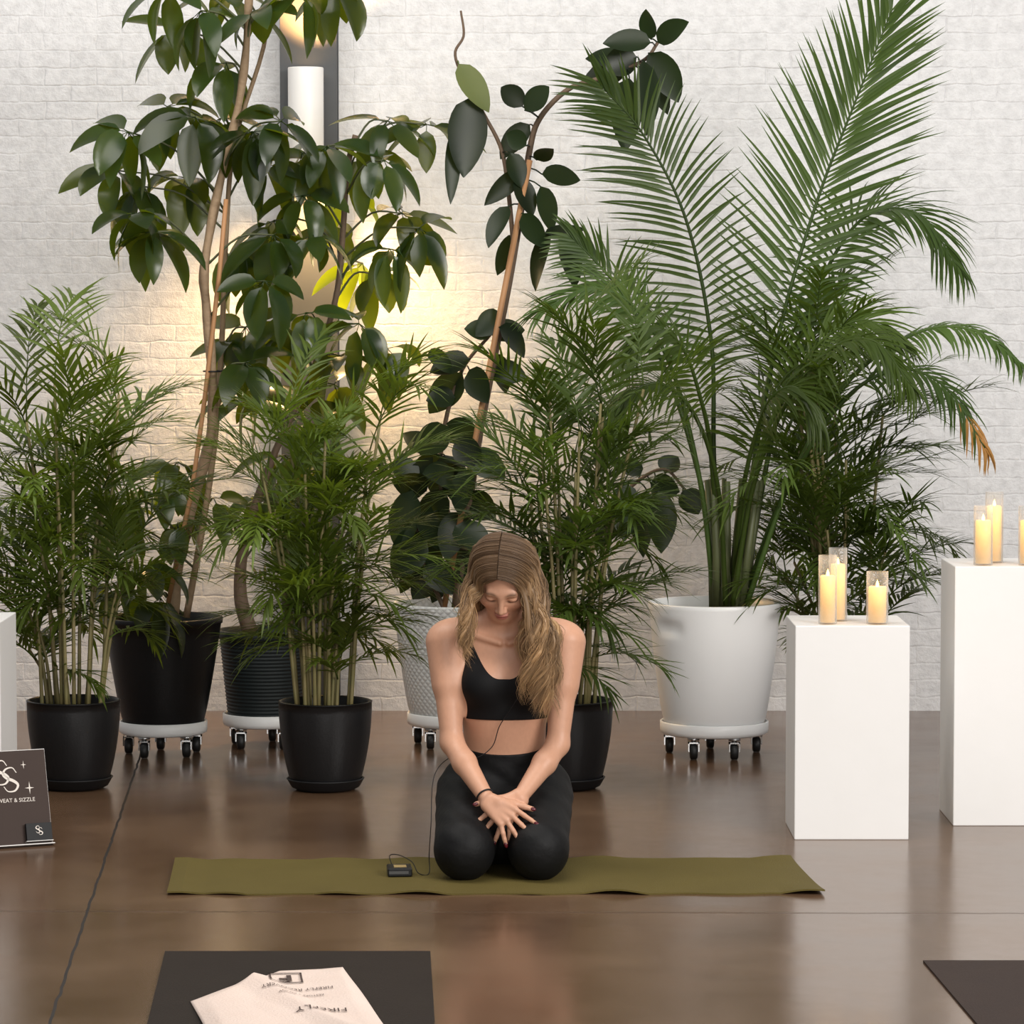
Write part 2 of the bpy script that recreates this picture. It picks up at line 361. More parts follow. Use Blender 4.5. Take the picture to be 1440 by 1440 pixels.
for (x0, y0, x1, y1) in ((-.040, -.05, .040, -.043), (-.040, .043, .040, .05), (-.040, -.05, -.035, .05), (.035, -.05, .040, .05)):
    n = 12; o = len(bv)
    for i in range(n+1):
        s = i/n
        if x1-x0 > y1-y0: bv += [Vector((x0+(x1-x0)*s, y0, 0)), Vector((x0+(x1-x0)*s, y1, 0))]
        else: bv += [Vector((x0, y0+(y1-y0)*s, 0)), Vector((x1, y0+(y1-y0)*s, 0))]
    bf += [(o+2*i, o+2*i+1, o+2*i+3, o+2*i+2) for i in range(n)]
print_on_towel(bv, bf, 402, 1384, 1, 1.3, .1)

# ------------------------------------------------------------------ sign with card pocket
sgn = fl(24, 1191)
yaw, lean = math.radians(24), math.radians(17)
nh = Vector((math.sin(yaw), -math.cos(yaw), 0)); rt = Vector((math.cos(yaw), math.sin(yaw), 0))
upv = (Vector((0, 0, 1))*math.cos(lean) - nh*math.sin(lean)); nv = rt.cross(upv)
if nv.dot(nh) < 0: nv = -nv
def SM(x, y, z): return sgn + rt*x + upv*y + nv*z
def frame(x, y, z):
    M = Matrix((rt, upv, nv)).transposed().to_4x4(); M.translation = SM(x, y, z); return M
root = thing('sign_holder', sgn, 'brown sign with intertwined cream S letters in a leaning clear stand', 'sign'); of = sgn.copy()
mb = MB(); mb.obox(frame(0, .150, .0), .1115, .1445, .0012); mb.build('poster', mat('brown_poster', (.050, .034, .029), .6, col2=(.060, .042, .036), spec=.15), root, of)
acr = mat('acrylic_edge', (.42, .40, .38), .3)
mb = MB(); mb.obox(frame(0, .15, -.003), .1130, .147, .0012)
mb.obox(frame(0, .0025, .010), .1130, .0015, .013)
mb.obox(Matrix.Translation(nh*-.055) @ frame(0, .10, -.004) @ Matrix.Rotation(-.35, 4, 'X'), .113, .10, .001)
mb.build('acrylic_stand', acr, root, of)
cream = mat('cream_print', (.74, .68, .62), .6, spec=.1)
def sign_text(body, size, x, y, bold=0., sx=1., par=root, z=.0022, name='lettering'):
    vs, fs = text_pts(body, size, bold); mb = MB(); mb.add([SM(x+p.x*sx, y+p.y, z) for p in vs], fs, False); return mb.build(name, cream, par, of)
def s_stroke(cx, cy, w, hh, par, offp, z=.0022, r0=.0012, r1=.0034):
    pts = [(.88, .76), (.65, .97), (.25, .92), (.08, .72), (.28, .56), (.68, .43), (.92, .26), (.72, .04), (.3, .02), (.06, .22)]
    path = catmull([SM(cx+(x-.5)*w, cy+(y-.5)*hh, z) for x, y in pts], 40)
    rad = [r0+r1*math.sin(PI*i/40)**2 for i in range(41)]
    mb = MB(); vs = []
    for i in range(41):
        d = (path[min(i+1, 40)]-path[max(i-1, 0)]).normalized(); sd = d.cross(nv)
        vs += [path[i]-sd*rad[i], path[i]+sd*rad[i]]
    mb.add(vs, [(2*i, 2*i+1, 2*i+3, 2*i+2) for i in range(40)], False); mb.build('logo_letter', cream, par, offp)
s_stroke(-.030, .230, .052, .076, root, of); s_stroke(-.002, .207, .052, .076, root, of)
sign_text('SWEAT & SIZZLE', .0170, .006, .142, 0, 1.0)
def star(x, y, a, b):
    mb = MB(); pts = []
    for i in range(8):
        an = PI*i/4; r = a*.15 if i % 2 else (a if i in (2, 6) else b)
        pts.append(SM(x+math.cos(an)*r, y+math.sin(an)*r, .0022))
    pts.append(SM(x, y, .0022))
    mb.add(pts, [(i, (i+1) % 8, 8) for i in range(8)], False); mb.build('sparkle', cream, root, of)
star(.055, .178, .020, .015); star(.042, .250, .013, .009)
mb = MB(); mb.obox(frame(.068, .012, .012), .042, .001, .009)
mb.build('card_pocket', acr, root, of)
cards = thing('business_card_stack', SM(.068, .014, .013), 'stack of black business cards in the clear pocket of the brown sign', 'business cards'); co = cards.location.copy()
mb = MB(); mb.obox(frame(.068, .040, .013), .040, .0265, .007); mb.build('cards', black_matte, cards, co, .0005)
s_stroke(.064, .047, .014, .022, cards, co, .0205, .0005, .0012); s_stroke(.072, .041, .014, .022, cards, co, .0206, .0005, .0012)

# ------------------------------------------------------------------ dollies and pots
def dolly(x, y, r, label, angs):
    t = thing('plant_dolly', (x, y, 0), label, 'plant dolly', 'wheeled plant dollies'); of = t.location.copy()
    mb = MB(); mb.lathe([(0, .078), (r-.014, .078), (r-.002, .084), (r, .095), (r, .122), (r-.004, .126), (r-.008, .122), (r-.010, .104), (0, .102)], (x, y, 0), 44); mb.build('tray', white_pot, t, of)
    for a in angs:
        cx, cy = x+math.cos(a)*(r-.03), y+math.sin(a)*(r-.03)
        mb = MB(); mb.lathe([(0, .078), (.022, .078), (.022, .070), (.009, .068), (.009, .058), (0, .058)], (cx, cy, 0), 12)
        mb.box((cx-.020, cy-.016, .03), (cx-.016, cy+.014, .064)); mb.box((cx+.016, cy-.016, .03), (cx+.020, cy+.014, .064)); mb.box((cx-.020, cy-.016, .059), (cx+.020, cy+.016, .064))
        c = mb.build('caster', chrome, t, of)
        mb = MB(); mb.lathe([(0, -.014), (.022, -.014), (.029, -.010), (.029, .010), (.022, .014), (0, .014)], (cx, cy, .0292), 20, 'x'); mb.build('wheel', rubber, c, of)
def pot(root, x, y, z, rt_, rb, h, m, kind='plain', dent=False):
    of = root.location.copy(); mb = MB()
    if kind == 'round':
        prof = [(0, 0), (rb*.8, 0), (rb, .012)]
        prof += [(rb+(rt_-rb)*math.sin(t*PI/2)**.8, .012+(h-.012)*t) for t in [i/10 for i in range(1, 11)]]
        prof += [(rt_+.002, h), (rt_-.006, h+.003), (rt_-.010, h-.005), (rt_-.014, h-.06)]
    elif kind == 'ribbed':
        prof = [(0, 0), (rb-.01, 0)]
        n = 110
        for i in range(n+1):
            t = i/n; prof.append((rb+(rt_-rb)*t+.0016*math.sin(t*22*2*PI), .003+(h-.035)*t))
        prof += [(rt_+.010, h-.03), (rt_+.012, h), (rt_-.004, h), (rt_-.008, h-.06)]
    elif kind == 'straight':
        prof = [(0, 0), (rb-.03, 0), (rb-.008, .008), (rb, .03)]
        prof += [(rb+(rt_-rb)*(t**.8), .03+(h-.034)*t) for t in [i/30 for i in range(1, 31)]]
        prof += [(rt_-.003, h), (rt_-.010, h), (rt_-.014, h-.06)]
    else:
        prof = [(0, 0), (rb-.02, 0), (rb-.004, .006), (rb, .02)]
        prof += [(rb+(rt_-rb)*(t**.85), .02+(h-.045)*t) for t in [i/8 for i in range(1, 9)]]
        prof += [(rt_+.005, h-.022), (rt_+.006, h-.004), (rt_+.003, h), (rt_-.010, h), (rt_-.014, h-.06)]
    mb.lathe(prof, (x, y, z), 96 if dent else 56)
    if dent:   # hand-hold pressed into the upper wall
        ad = math.radians(222); q = []
        for p in mb.v:
            a = math.atan2(p[1]-y, p[0]-x) % (2*PI); r = math.hypot(p[0]-x, p[1]-y); zz = p[2]-z
            if r > rt_*.8 and zz > .2:
                w_ = math.exp(-(((a-ad)*rt_/.060)**4+((zz-(h-.085))/.026)**4)); s_ = 1-.010*w_/r; p = (x+(p[0]-x)*s_, y+(p[1]-y)*s_, p[2])
            q.append(p)
        mb.v = q
    pt = mb.build('pot', m, root, of)
    if kind == 'round':
        mb = MB(); mb.lathe([(0, -.0005), (rb*.84, -.0005), (rb*1.03, .010), (rb*1.16, .036), (rb*1.18, .038), (rb*1.12, .04)], (x, y, z+.0005), 48); mb.build('saucer', black_matte, pt, of)
    mb = MB(); n = 30
    mb.lathe([(rt_-.010, h-.045), (rt_*.6, h-.035), (rt_*.25, h-.028), (0, h-.027)], (x, y, z), n); mb.build('soil', soil, root, of)

bamboo_leaf = leaf_mat('bamboo_palm_leaf', (.036, .062, .008), (.110, .158, .022), .45, .3, (.24, .33, .02), .35)
dark_bamboo_leaf = leaf_mat('dark_bamboo_palm_leaf', (.028, .052, .009), (.080, .122, .020), .45, .28, (.18, .28, .02), .35)
cane_m = mat('palm_cane', (.12, .13, .04), .55, col2=(.26, .19, .085), nscale=20)
maj_leaf = leaf_mat('majesty_leaf', (.030, .060, .013), (.070, .114, .025), .42, .26, (.16, .26, .04), .35)
maj_stem = mat('majesty_stem', (.07, .09, .035), .5, col2=(.12, .13, .055))
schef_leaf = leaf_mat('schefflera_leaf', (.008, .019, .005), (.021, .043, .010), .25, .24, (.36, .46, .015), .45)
lit_leaf = leaf_mat('backlit_schefflera_leaf', (.05, .075, .008), (.09, .12, .012), .3, .55, (.55, .68, .02), .4)  # backlit look put into the leaf colour for a few clusters
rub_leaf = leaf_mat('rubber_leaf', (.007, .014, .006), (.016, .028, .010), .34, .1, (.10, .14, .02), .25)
pale_leaf = leaf_mat('pale_leaf', (.07, .09, .03), (.12, .14, .05), .45, .2, (.2, .2, .06), .2)
bark = mat('tan_bark', (.20, .13, .075), .7, col2=(.36, .25, .15), nscale=25, bump=.4, bscale=60)
dark_bark = mat('brown_bark', (.10, .065, .04), .7, col2=(.17, .11, .07), nscale=25, bump=.3, bscale=60)
petiole_m = mat('petiole', (.05, .06, .02), .5, col2=(.08, .09, .035))
stake_m = mat('cane_stake', (.36, .17, .07), .6, col2=(.45, .24, .11), nscale=15)

def frond(mb, base, az, el, L, arch, ll, n, lw, rnd, curl=0., amax=.88):
    p = Vector(base); pts = [p.copy()]; dirs = []; ns = 10
    for i in range(ns+1):
        t = i/ns; e = el-arch*t**1.25; a = az+curl*t
        d = Vector((math.cos(a)*math.cos(e), math.sin(a)*math.cos(e), math.sin(e))); dirs.append(d)
        p = p+d*(L/ns); pts.append(p.copy())
    pts = pts[:-1]
    mb.tube(pts, [.0030*(1-.75*i/ns)+.0004 for i in range(ns+1)], 4)
    side0 = Vector((-math.sin(az), math.cos(az), 0))
    for i in range(n):
        t = .2+.8*i/(n-1); x = t*ns; kk = min(int(x), ns-1); f = x-kk
        pos = pts[kk].lerp(pts[kk+1], f); d = dirs[kk]
        sd = side0-d*side0.dot(d); sd.normalize(); up = d.cross(sd)
        if up.z < 0: up = -up
        for sgn_ in (-1, 1):
            a = amax-(amax-.32)*t+rnd.uniform(-.14, .14)
            ld = d*math.cos(a)+sd*sgn_*math.sin(a)+up*rnd.uniform(.05, .45)
            le = ll*(.6+.4*math.sin(PI*min(1, t*.9+.1)))*rnd.uniform(.75, 1.2)
            mb.leaf(pos, ld, up, le, lw, rnd.uniform(.1, .8), .25, 4, 'blade')
    mb.leaf(pts[-1], dirs[-1], side0.cross(dirs[-1]), ll*.8, lw, .4, .25, 4, 'blade')

def bamboo_palm(u, Yc, top, spread, nc, seed, label, leafm, low=.12, ll=.20, Lr=(.34, .50)):
    rnd = random.Random(seed); x = (u-720)*Yc/4900
    t = thing('bamboo_palm', (x, Yc, 0), label, 'potted palm', 'bushy bamboo palms in black pots'); of = t.location.copy()
    pot(t, x, Yc, 0, .158, .112, .30, black_plastic, 'round')
    for i in range(nc):
        a = rnd.uniform(0, 2*PI); r = .105*math.sqrt(rnd.random()); hf = low+(1-low)*((i+.5)/nc)**.85
        h = .27+(top-.46-.27)*hf
        b = Vector((x+r*math.cos(a), Yc+r*math.sin(a), .262)); ln = spread*rnd.uniform(.1, .58)*(.35+.65*hf)
        a2 = a+rnd.uniform(-.6, .6)
        tp = Vector((b.x+math.cos(a2)*ln, b.y+math.sin(a2)*ln*.7, h+.02))
        md = b.lerp(tp, .5)+Vector((math.cos(a2)*-ln*.12, 0, .02))
        path = catmull([b, md, tp], 12)
        mb = MB(); mb.tube(path, [.0075*(1-.35*q/12) for q in range(13)], 6); cn = mb.build('cane', cane_m, t, of)
        nf = rnd.choice((4, 5, 5)) if hf < .8 else 6
        a0 = rnd.uniform(0, 6.28); ls = .60+.40*hf
        for q in range(nf):
            tt = 1-.6*(nf-1-q)/nf; kx = min(12, int(tt*12)); el_ = .45+.90*q/nf+rnd.uniform(-.2, .2)
            mb = MB(); frond(mb, path[kx], a0+q*2.4+rnd.uniform(-.3, .3), el_, rnd.uniform(*Lr)*ls*spread/.33, rnd.uniform(.5, 1.35), ll*rnd.uniform(.8, 1.15)*(.7+.3*hf), 14, .0150, rnd, rnd.uniform(-.3, .3))
            mb.build('frond', leafm, cn, of)
bamboo_palm(100, 11.75, 1.84, .34, 19, 11, 'bamboo palm in small black pot at the far left beside the sign', bamboo_leaf)
bamboo_palm(456, 11.72, 1.72, .31, 20, 22, 'bamboo palm in small black pot left of the kneeling woman', bamboo_leaf)
bamboo_palm(797, 11.75, 1.86, .35, 19, 33, 'bamboo palm in small black pot directly behind the kneeling woman', dark_bamboo_leaf)
bamboo_palm(1190, 12.75, 1.92, .43, 24, 44, 'bamboo palm standing behind the shorter white pedestal', dark_bamboo_leaf)

# ------------------------------------------------------------------ umbrella trees (schefflera)
def cluster(parent, of, hub, base, n, L, W, rnd, m=schef_leaf):
    mid = base.lerp(hub, .5)+Vector((0, 0, .05))
    mb = MB(); mb.tube(catmull([base, mid, hub], 8), [.005-.002*i/8 for i in range(9)], 5); pt = mb.build('petiole', petiole_m, parent, of)
    mb = MB(); a0 = rnd.uniform(0, 6.28)
    tilt = Matrix.Rotation(rnd.uniform(-.45, .45), 3, 'Y') @ Matrix.Rotation(rnd.uniform(-.1, .6), 3, 'X')
    for i in range(n):
        a = a0+2*PI*i/n+rnd.uniform(-.3, .3); e = rnd.uniform(-1.1, .1)
        d = tilt @ Vector((math.cos(a)*math.cos(e), math.sin(a)*math.cos(e)*.8, math.sin(e)))
        st = hub+d*.03
        mb.tube([hub, st], .002, 4)
        mb.leaf(st, d, tilt @ Vector((rnd.uniform(-.4, .4), rnd.uniform(-.6, .2), 1)), L*rnd.uniform(.65, 1.15), W*rnd.uniform(.8, 1.15), rnd.uniform(.3, 1.3), rnd.uniform(.15, .45), 8, 'oval')
    mb.build('leaf_cluster', m, pt, of)
def nearest(path, p):
    best = min(range(len(path)), key=lambda i: (path[i]-p).length+max(0, path[i].z-p.z)*1.5); return path[best]

rnd = random.Random(5)
YS = 12.62
x = (227-720)*YS/4900
dolly(x, YS, .160, 'white wheeled dolly under the large smooth black pot', [.5, 1.75, 3.0, 4.25, 5.5])
t = thing('umbrella_tree', (x, YS, .102), 'tall umbrella tree with pale trunk in large smooth black pot', 'potted tree'); of = t.location.copy()
pot(t, x, YS, .104, .212, .148, .40, black_plastic)
tp = [(243, 868), (250, 800), (268, 720), (290, 640), (299, 590), (298, 520), (290, 430), (287, 380), (300, 300), (318, 220), (335, 150), (345, 80), (350, 0), (354, -60)]
path = catmull([at(u, v, YS-.05+.03*math.sin(v*.01)) for u, v in tp], 70)
mb = MB(); mb.tube(path, [.021-.008*i/70+.002*math.sin(i*.9) for i in range(71)], 10); mb.build('trunk', bark, t, of)
path2 = catmull([at(u, v, YS+.1) for u, v in ((262, 868), (285, 740), (302, 620), (312, 480), (318, 330), (330, 200), (372, 60), (380, -50))], 40)
mb = MB(); mb.tube(path2, [.013-.006*i/40 for i in range(41)], 8); mb.build('trunk', bark, t, of)
mb = MB(); mb.tube([at(232, 868, YS-.11), at(270, 690, YS-.10), at(288, 560, YS-.10), at(309, 380, YS-.10), at(318, 280, YS-.10)], .0085, 8); mb.build('stake', stake_m, t, of)
for v_, u_ in ((620, 289), (522, 296)):
    c = at(u_+4, v_, YS-.04); mb = MB(); mb.tube([c+Vector((math.cos(i*.63)*.036, math.sin(i*.63)*.070, 0)) for i in range(11)], .003, 5); mb.build('plant_tie', black_matte, t, of)
hubs = [(180, 185, -.1), (235, 150, .1), (275, 165, -.1), (200, 262, .05), (215, 325, -.15), (262, 250, .2), (355, 185, -.12), (372, 232, .1), (372, 395, -.15), (345, 350, .15), (312, 165, .1), (385, 330, -.05), (395, 170, -.1), (165, 240, .1), (190, 300, -.2),
        (282, 15, -.1), (245, 40, .1), (318, -10, .1), (425, -10, -.1), (470, -20, .1), (318, 88, .05), (232, -15, -.1), (360, 15, -.1), (345, 510, -.1), (345, 460, .1),
        (175, 700, -.15), (150, 735, .1), (225, 690, .05), (250, 735, -.1), (200, 795, -.2), (300, 700, .15), (170, 820, .05), (250, 650, .1), (225, 840, -.22)]
for (u, v, dy) in hubs:
    hb = at(u, v, YS+dy); bp_ = nearest(path if dy < .05 else path2, hb+Vector((0, 0, -.12)))
    small = v > 600
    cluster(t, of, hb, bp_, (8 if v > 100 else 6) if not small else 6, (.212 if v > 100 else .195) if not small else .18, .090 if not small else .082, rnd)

YT = 12.86
x = (372-720)*YT/4900
dolly(x, YT, .160, 'white wheeled dolly under the ribbed dark grey pot', [.2, 1.45, 2.7, 4.0, 5.3])
t = thing('umbrella_tree', (x, YT, .102), 'umbrella tree with a thick bent trunk in ribbed dark grey pot', 'potted tree'); of = t.location.copy()
pot(t, x, YT, .104, .170, .140, .33, mat('slate_pot', (.014, .020, .021), .5, col2=(.020, .026, .028), spec=.3), 'ribbed')
path = catmull([at(u, v, YT) for u, v in ((352, 890), (338, 835), (345, 760), (385, 640), (440, 520), (472, 420), (482, 330), (488, 240), (500, 190))], 50)
mb = MB(); mb.tube(path, [.030-.019*min(1, i/22) for i in range(51)], 10); mb.build('trunk', dark_bark, t, of)
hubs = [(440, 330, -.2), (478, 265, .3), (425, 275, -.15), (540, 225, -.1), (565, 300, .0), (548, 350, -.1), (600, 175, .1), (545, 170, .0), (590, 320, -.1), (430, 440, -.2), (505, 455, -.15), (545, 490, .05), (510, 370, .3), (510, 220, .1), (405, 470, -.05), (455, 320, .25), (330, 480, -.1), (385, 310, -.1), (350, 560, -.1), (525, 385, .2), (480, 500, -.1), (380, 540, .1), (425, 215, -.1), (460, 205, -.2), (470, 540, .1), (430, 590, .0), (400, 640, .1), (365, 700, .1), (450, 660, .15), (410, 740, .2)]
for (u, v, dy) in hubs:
    hb = at(u, v, YT+dy); backlit = dy == .3
    cluster(t, of, hb, nearest(path, hb+Vector((0, 0, -.1))), 5 if backlit else 7, .198, .078, rnd, lit_leaf if backlit else schef_leaf)

# ------------------------------------------------------------------ rubber plant
YR = 12.88
x = (642-720)*YR/4900
dolly(x, YR, .185, 'white wheeled dolly under the patterned white pot behind the woman', [.3, 1.55, 2.8, 4.05, 5.3])
t = thing('rubber_plant', (x, YR, .102), 'leggy dark rubber plant in patterned white pot behind the woman', 'potted plant'); of = t.location.copy()
tex_pot = mat('patterned_pot', (.80, .805, .80), .5, col2=(.86, .86, .85))
nt = tex_pot.node_tree; N = nt.nodes.new; L_ = nt.links.new
tcn = N('ShaderNodeTexCoord'); spn = N('ShaderNodeSeparateXYZ'); L_(tcn.outputs['Object'], spn.inputs[0])
def mth(op, a_, b_=None):
    m_ = N('ShaderNodeMath'); m_.operation = op
    for i_, v_ in enumerate((a_, b_)):
        if v_ is None: continue
        if isinstance(v_, (int, float)): m_.inputs[i_].default_value = v_
        else: L_(v_, m_.inputs[i_])
    return m_.outputs[0]
ang = mth('MULTIPLY', mth('ARCTAN2', spn.outputs['Y'], spn.outputs['X']), 26.); zz_ = mth('MULTIPLY', spn.outputs['Z'], 125.)
hgt = mth('MULTIPLY', mth('ABSOLUTE', mth('SINE', mth('ADD', ang, zz_))), mth('ABSOLUTE', mth('SINE', mth('SUBTRACT', ang, zz_))))
bpn = N('ShaderNodeBump'); bpn.inputs['Strength'].default_value = .35; bpn.inputs['Distance'].default_value = .006; L_(hgt, bpn.inputs['Height']); L_(bpn.outputs[0], nt.nodes['Principled BSDF'].inputs['Normal'])
src = nt.nodes['Principled BSDF'].inputs['Base Color'].links[0].from_socket
mxp = N('ShaderNodeMix'); mxp.data_type = 'RGBA'; mxp.inputs[6].default_value = (.68, .685, .68, 1); L_(hgt, mxp.inputs[0]); L_(src, mxp.inputs[7]); L_(mxp.outputs[2], nt.nodes['Principled BSDF'].inputs['Base Color'])
pot(t, x, YR, .104, .237, .178, .43, tex_pot, 'straight')
def stem(pix, r0, r1, n=40, m=dark_bark, nm='trunk', Y=YR):
    pth = catmull([at(u, v, Y+d) for u, v, d in pix], n)
    mb = MB(); mb.tube(pth, [r0+(r1-r0)*i/n for i in range(n+1)], 8); mb.build(nm, m, t, of); return pth
s1 = stem([(640, 868, 0), (655, 740, 0), (672, 620, 0), (695, 500, 0), (715, 400, 0), (732, 300, 0), (745, 210, 0), (760, 165, 0), (800, 125, 0), (850, 108, 0), (905, 85, 0), (925, 60, 0)], .018, .006, 60)
s2 = stem([(722, 345, .02), (715, 270, .02), (705, 210, .02), (680, 160, .02), (652, 110, .02), (640, 75, .02), (652, 50, .02), (648, 15, .02)], .009, .004, 40, nm='branch')
s3 = stem([(655, 868, .06), (640, 760, .06), (620, 680, .06), (625, 600, .06), (650, 520, .06), (690, 470, .06)], .012, .006, 40, nm='branch')
s4 = stem([(630, 868, -.05), (600, 800, -.05), (585, 740, -.05), (575, 680, -.05)], .009, .005, 30, nm='branch')
s5 = stem([(665, 868, .05), (780, 800, .1), (870, 700, .05), (930, 660, 0), (965, 690, 0)], .010, .005, 40, nm='branch')
mb = MB(); mb.tube([at(622, 868, YR-.05), at(670, 610, YR-.04), at(745, 225, YR-.03)], .011, 8); mb.build('stake', stake_m, t, of)
RL = [(925, 60, 962, 18, 30), (915, 55, 910, 12, 27), (915, 60, 850, 52, 34), (885, 95, 815, 118, 46), (885, 110, 862, 208, 46), (905, 85, 915, 185, 44), (912, 75, 968, 130, 42), (895, 80, 845, 90, 40), (900, 100, 950, 150, 38), (880, 85, 825, 80, 36),
      (735, 150, 710, 115, 30), (738, 155, 768, 118, 30), (745, 175, 700, 218, 34), (762, 245, 815, 248, 30), (735, 240, 678, 282, 27), (715, 290, 678, 338, 27), (760, 262, 780, 322, 30), (755, 225, 775, 200, 24), (765, 330, 822, 320, 24), (775, 330, 738, 398, 40), (790, 335, 818, 400, 36), (725, 330, 690, 380, 28), (740, 205, 715, 185, 28), (735, 300, 770, 345, 32), (725, 250, 755, 300, 32), (718, 215, 735, 262, 30),
      (705, 440, 668, 470, 34), (702, 460, 745, 490, 36), (690, 500, 722, 545, 36),
      (600, 500, 640, 512, 34), (660, 505, 605, 520, 38), (650, 525, 600, 575, 42), (690, 470, 655, 458, 32), (690, 470, 735, 455, 32), (660, 520, 690, 560, 38), (630, 600, 585, 630, 42), (625, 640, 650, 700, 44), (620, 640, 570, 680, 42), (625, 690, 590, 745, 42), (580, 690, 545, 770, 42), (585, 740, 550, 810, 40), (600, 790, 640, 830, 40), (585, 750, 625, 800, 40), (640, 740, 690, 770, 42), (655, 700, 700, 720, 42), (660, 640, 715, 660, 40), (670, 600, 620, 610, 40), (640, 560, 600, 560, 36), (580, 680, 560, 640, 36), (645, 790, 600, 840, 40), (690, 520, 740, 530, 36), (575, 700, 600, 640, 36),
      (610, 720, 560, 735, 42), (600, 760, 545, 800, 42), (610, 700, 640, 640, 40), (640, 680, 600, 650, 40), (650, 720, 620, 780, 42), (590, 720, 620, 770, 40), (600, 690, 555, 665, 38), (630, 780, 680, 810, 42), (620, 800, 575, 835, 40), (660, 660, 640, 720, 40), (640, 620, 680, 650, 38), (615, 660, 660, 690, 40), (605, 640, 575, 600, 38), (595, 770, 560, 830, 40), (650, 760, 700, 800, 40),
      (910, 690, 900, 778, 46), (925, 690, 932, 775, 46), (880, 680, 878, 755, 40), (900, 670, 862, 640, 38), (935, 665, 950, 640, 36), (960, 690, 985, 720, 36), (870, 710, 830, 760, 40), (915, 680, 955, 690, 36), (840, 740, 800, 720, 36)]
for i, (u0, v0, u1, v1, w) in enumerate(RL):
    Y = YR+rnd.uniform(-.1, .06); b = at(u0, v0, Y); e = at(u1, v1, Y+rnd.uniform(-.1, .08)); d = e-b; L = d.length
    dn = d.normalized(); nn = Vector((rnd.uniform(-.9, .9), -1, rnd.uniform(-.1, .9)))
    tgt = min((pp for s in (s1, s2, s3, s4, s5) for pp in s), key=lambda pp: (pp-b).length)
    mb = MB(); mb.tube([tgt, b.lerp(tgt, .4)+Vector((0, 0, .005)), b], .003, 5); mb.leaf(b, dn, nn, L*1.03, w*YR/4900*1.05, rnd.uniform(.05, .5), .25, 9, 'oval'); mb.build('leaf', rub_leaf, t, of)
for (u0, v0, u1, v1, w, m) in ((660, 138, 650, 246, 58, rub_leaf), (640, 180, 632, 284, 24, rub_leaf), (645, 90, 688, 155, 38, pale_leaf)):
    b = at(u0, v0, YR); e = at(u1, v1, YR-.03); d = e-b
    tgt = min(s2, key=lambda pp: (pp-b).length)
    mb = MB(); mb.tube([tgt, b.lerp(tgt, .4)+Vector((0, 0, .01)), b], .003, 5); mb.leaf(b, d, Vector((.3, -1, .2)), d.length*1.03, w*YR/4900, .05, .2, 9, 'oval'); mb.build('leaf', m, t, of)

# ------------------------------------------------------------------ majesty palm
YM = 12.62
x = (1006-720)*YM/4900
dolly(x, YM, .198, 'white wheeled dolly under the large smooth white pot', [.35, 1.6, 2.85, 4.2, 5.1])
t = thing('majesty_palm', (x, YM, .102), 'tall majesty palm with huge feather fronds in large smooth white pot', 'potted palm'); of = t.location.copy()
pot(t, x, YM, .104, .242, .186, .455, white_pot, 'straight', True)
orange_tip = leaf_mat('dry_leaf', (.20, .12, .03), (.42, .18, .045), .5, .2, (.4, .2, .04))
def big_frond(pix, ll, n, lw, Nf, droop, rnd, t0=.3, m=maj_leaf, amax=1.0, amin=.35, lf=(1, 1), dry=2.):
    pth = catmull([at(u, v, YM+d) for u, v, d in pix], 60); mb = MB(); md = MB()
    mb.tube(pth, [.010*(1-.85*i/60)+.001 for i in range(61)], 6)
    Nf = Vector(Nf)
    for i in range(n):
        tt = t0+(1-t0)*i/(n-1); xx = tt*60; kk = min(int(xx), 59); pos = pth[kk].lerp(pth[kk+1], xx-kk); d = (pth[kk+1]-pth[max(kk-1, 0)]).normalized()
        sd = d.cross(Nf).normalized(); up = sd.cross(d).normalized()
        ts = (tt-t0)/(1-t0)
        for j, sg in enumerate((-1, 1)):
            a = amax-(amax-amin)*ts+rnd.uniform(-.07, .07); le = ll*lf[j]*(.5+.5*math.sin(PI*min(1, .15+ts*.8)))*rnd.uniform(.90, 1.08)
            ld = d*math.cos(a)+sd*sg*math.sin(a)+up*rnd.uniform(-.08, .25)
            (md if ts+rnd.uniform(-.15, .15) > dry else mb).leaf(pos, ld, up, le, lw, droop*rnd.uniform(.7, 1.3), .3, 5, 'blade')
    fo = mb.build('frond', m, t, of)
    if md.v: md.build('dry_leaflets', orange_tip, fo, of)['label'] = 'orange-brown dried leaflets at the frond tip'
r2 = random.Random(9)
big_frond([(1015, 850, 0), (1004, 650, 0), (1000, 480, -.03), (965, 310, -.08), (905, 190, -.12), (845, 120, -.18)], .34, 48, .0175, (.2, -1, .1), .3, r2, .36, amax=1.25, lf=(1.05, .85))
big_frond([(1040, 850, 0), (1062, 640, 0), (1100, 450, .0), (1150, 280, .0), (1200, 150, -.02), (1254, 15, -.05)], .42, 58, .019, (-.1, -1, .1), .15, r2, .34, amax=1.05)
big_frond([(1045, 850, .05), (1085, 620, .08), (1140, 430, .10), (1210, 310, .05), (1290, 300, -.05), (1345, 372, -.12)], .27, 50, .0165, (.2, -.6, .9), .8, r2, .40)
big_frond([(1050, 850, -.05), (1110, 680, -.1), (1190, 540, -.15), (1290, 468, -.2), (1370, 465, -.25), (1440, 515, -.3)], .15, 36, .017, (.1, -.5, 1), 1.1, r2, .5)
big_frond([(1045, 850, .0), (1100, 700, -.1), (1180, 570, -.25), (1260, 520, -.3), (1330, 545, -.35), (1385, 630, -.4)], .19, 32, .016, (.2, -.7, 1), .9, r2, .5, dry=.8)
big_frond([(1005, 850, 0), (985, 680, -.05), (945, 520, -.1), (890, 430, -.15), (830, 405, -.2), (765, 435, -.25)], .24, 40, .0165, (-.2, -.6, .9), .7, r2, .4)
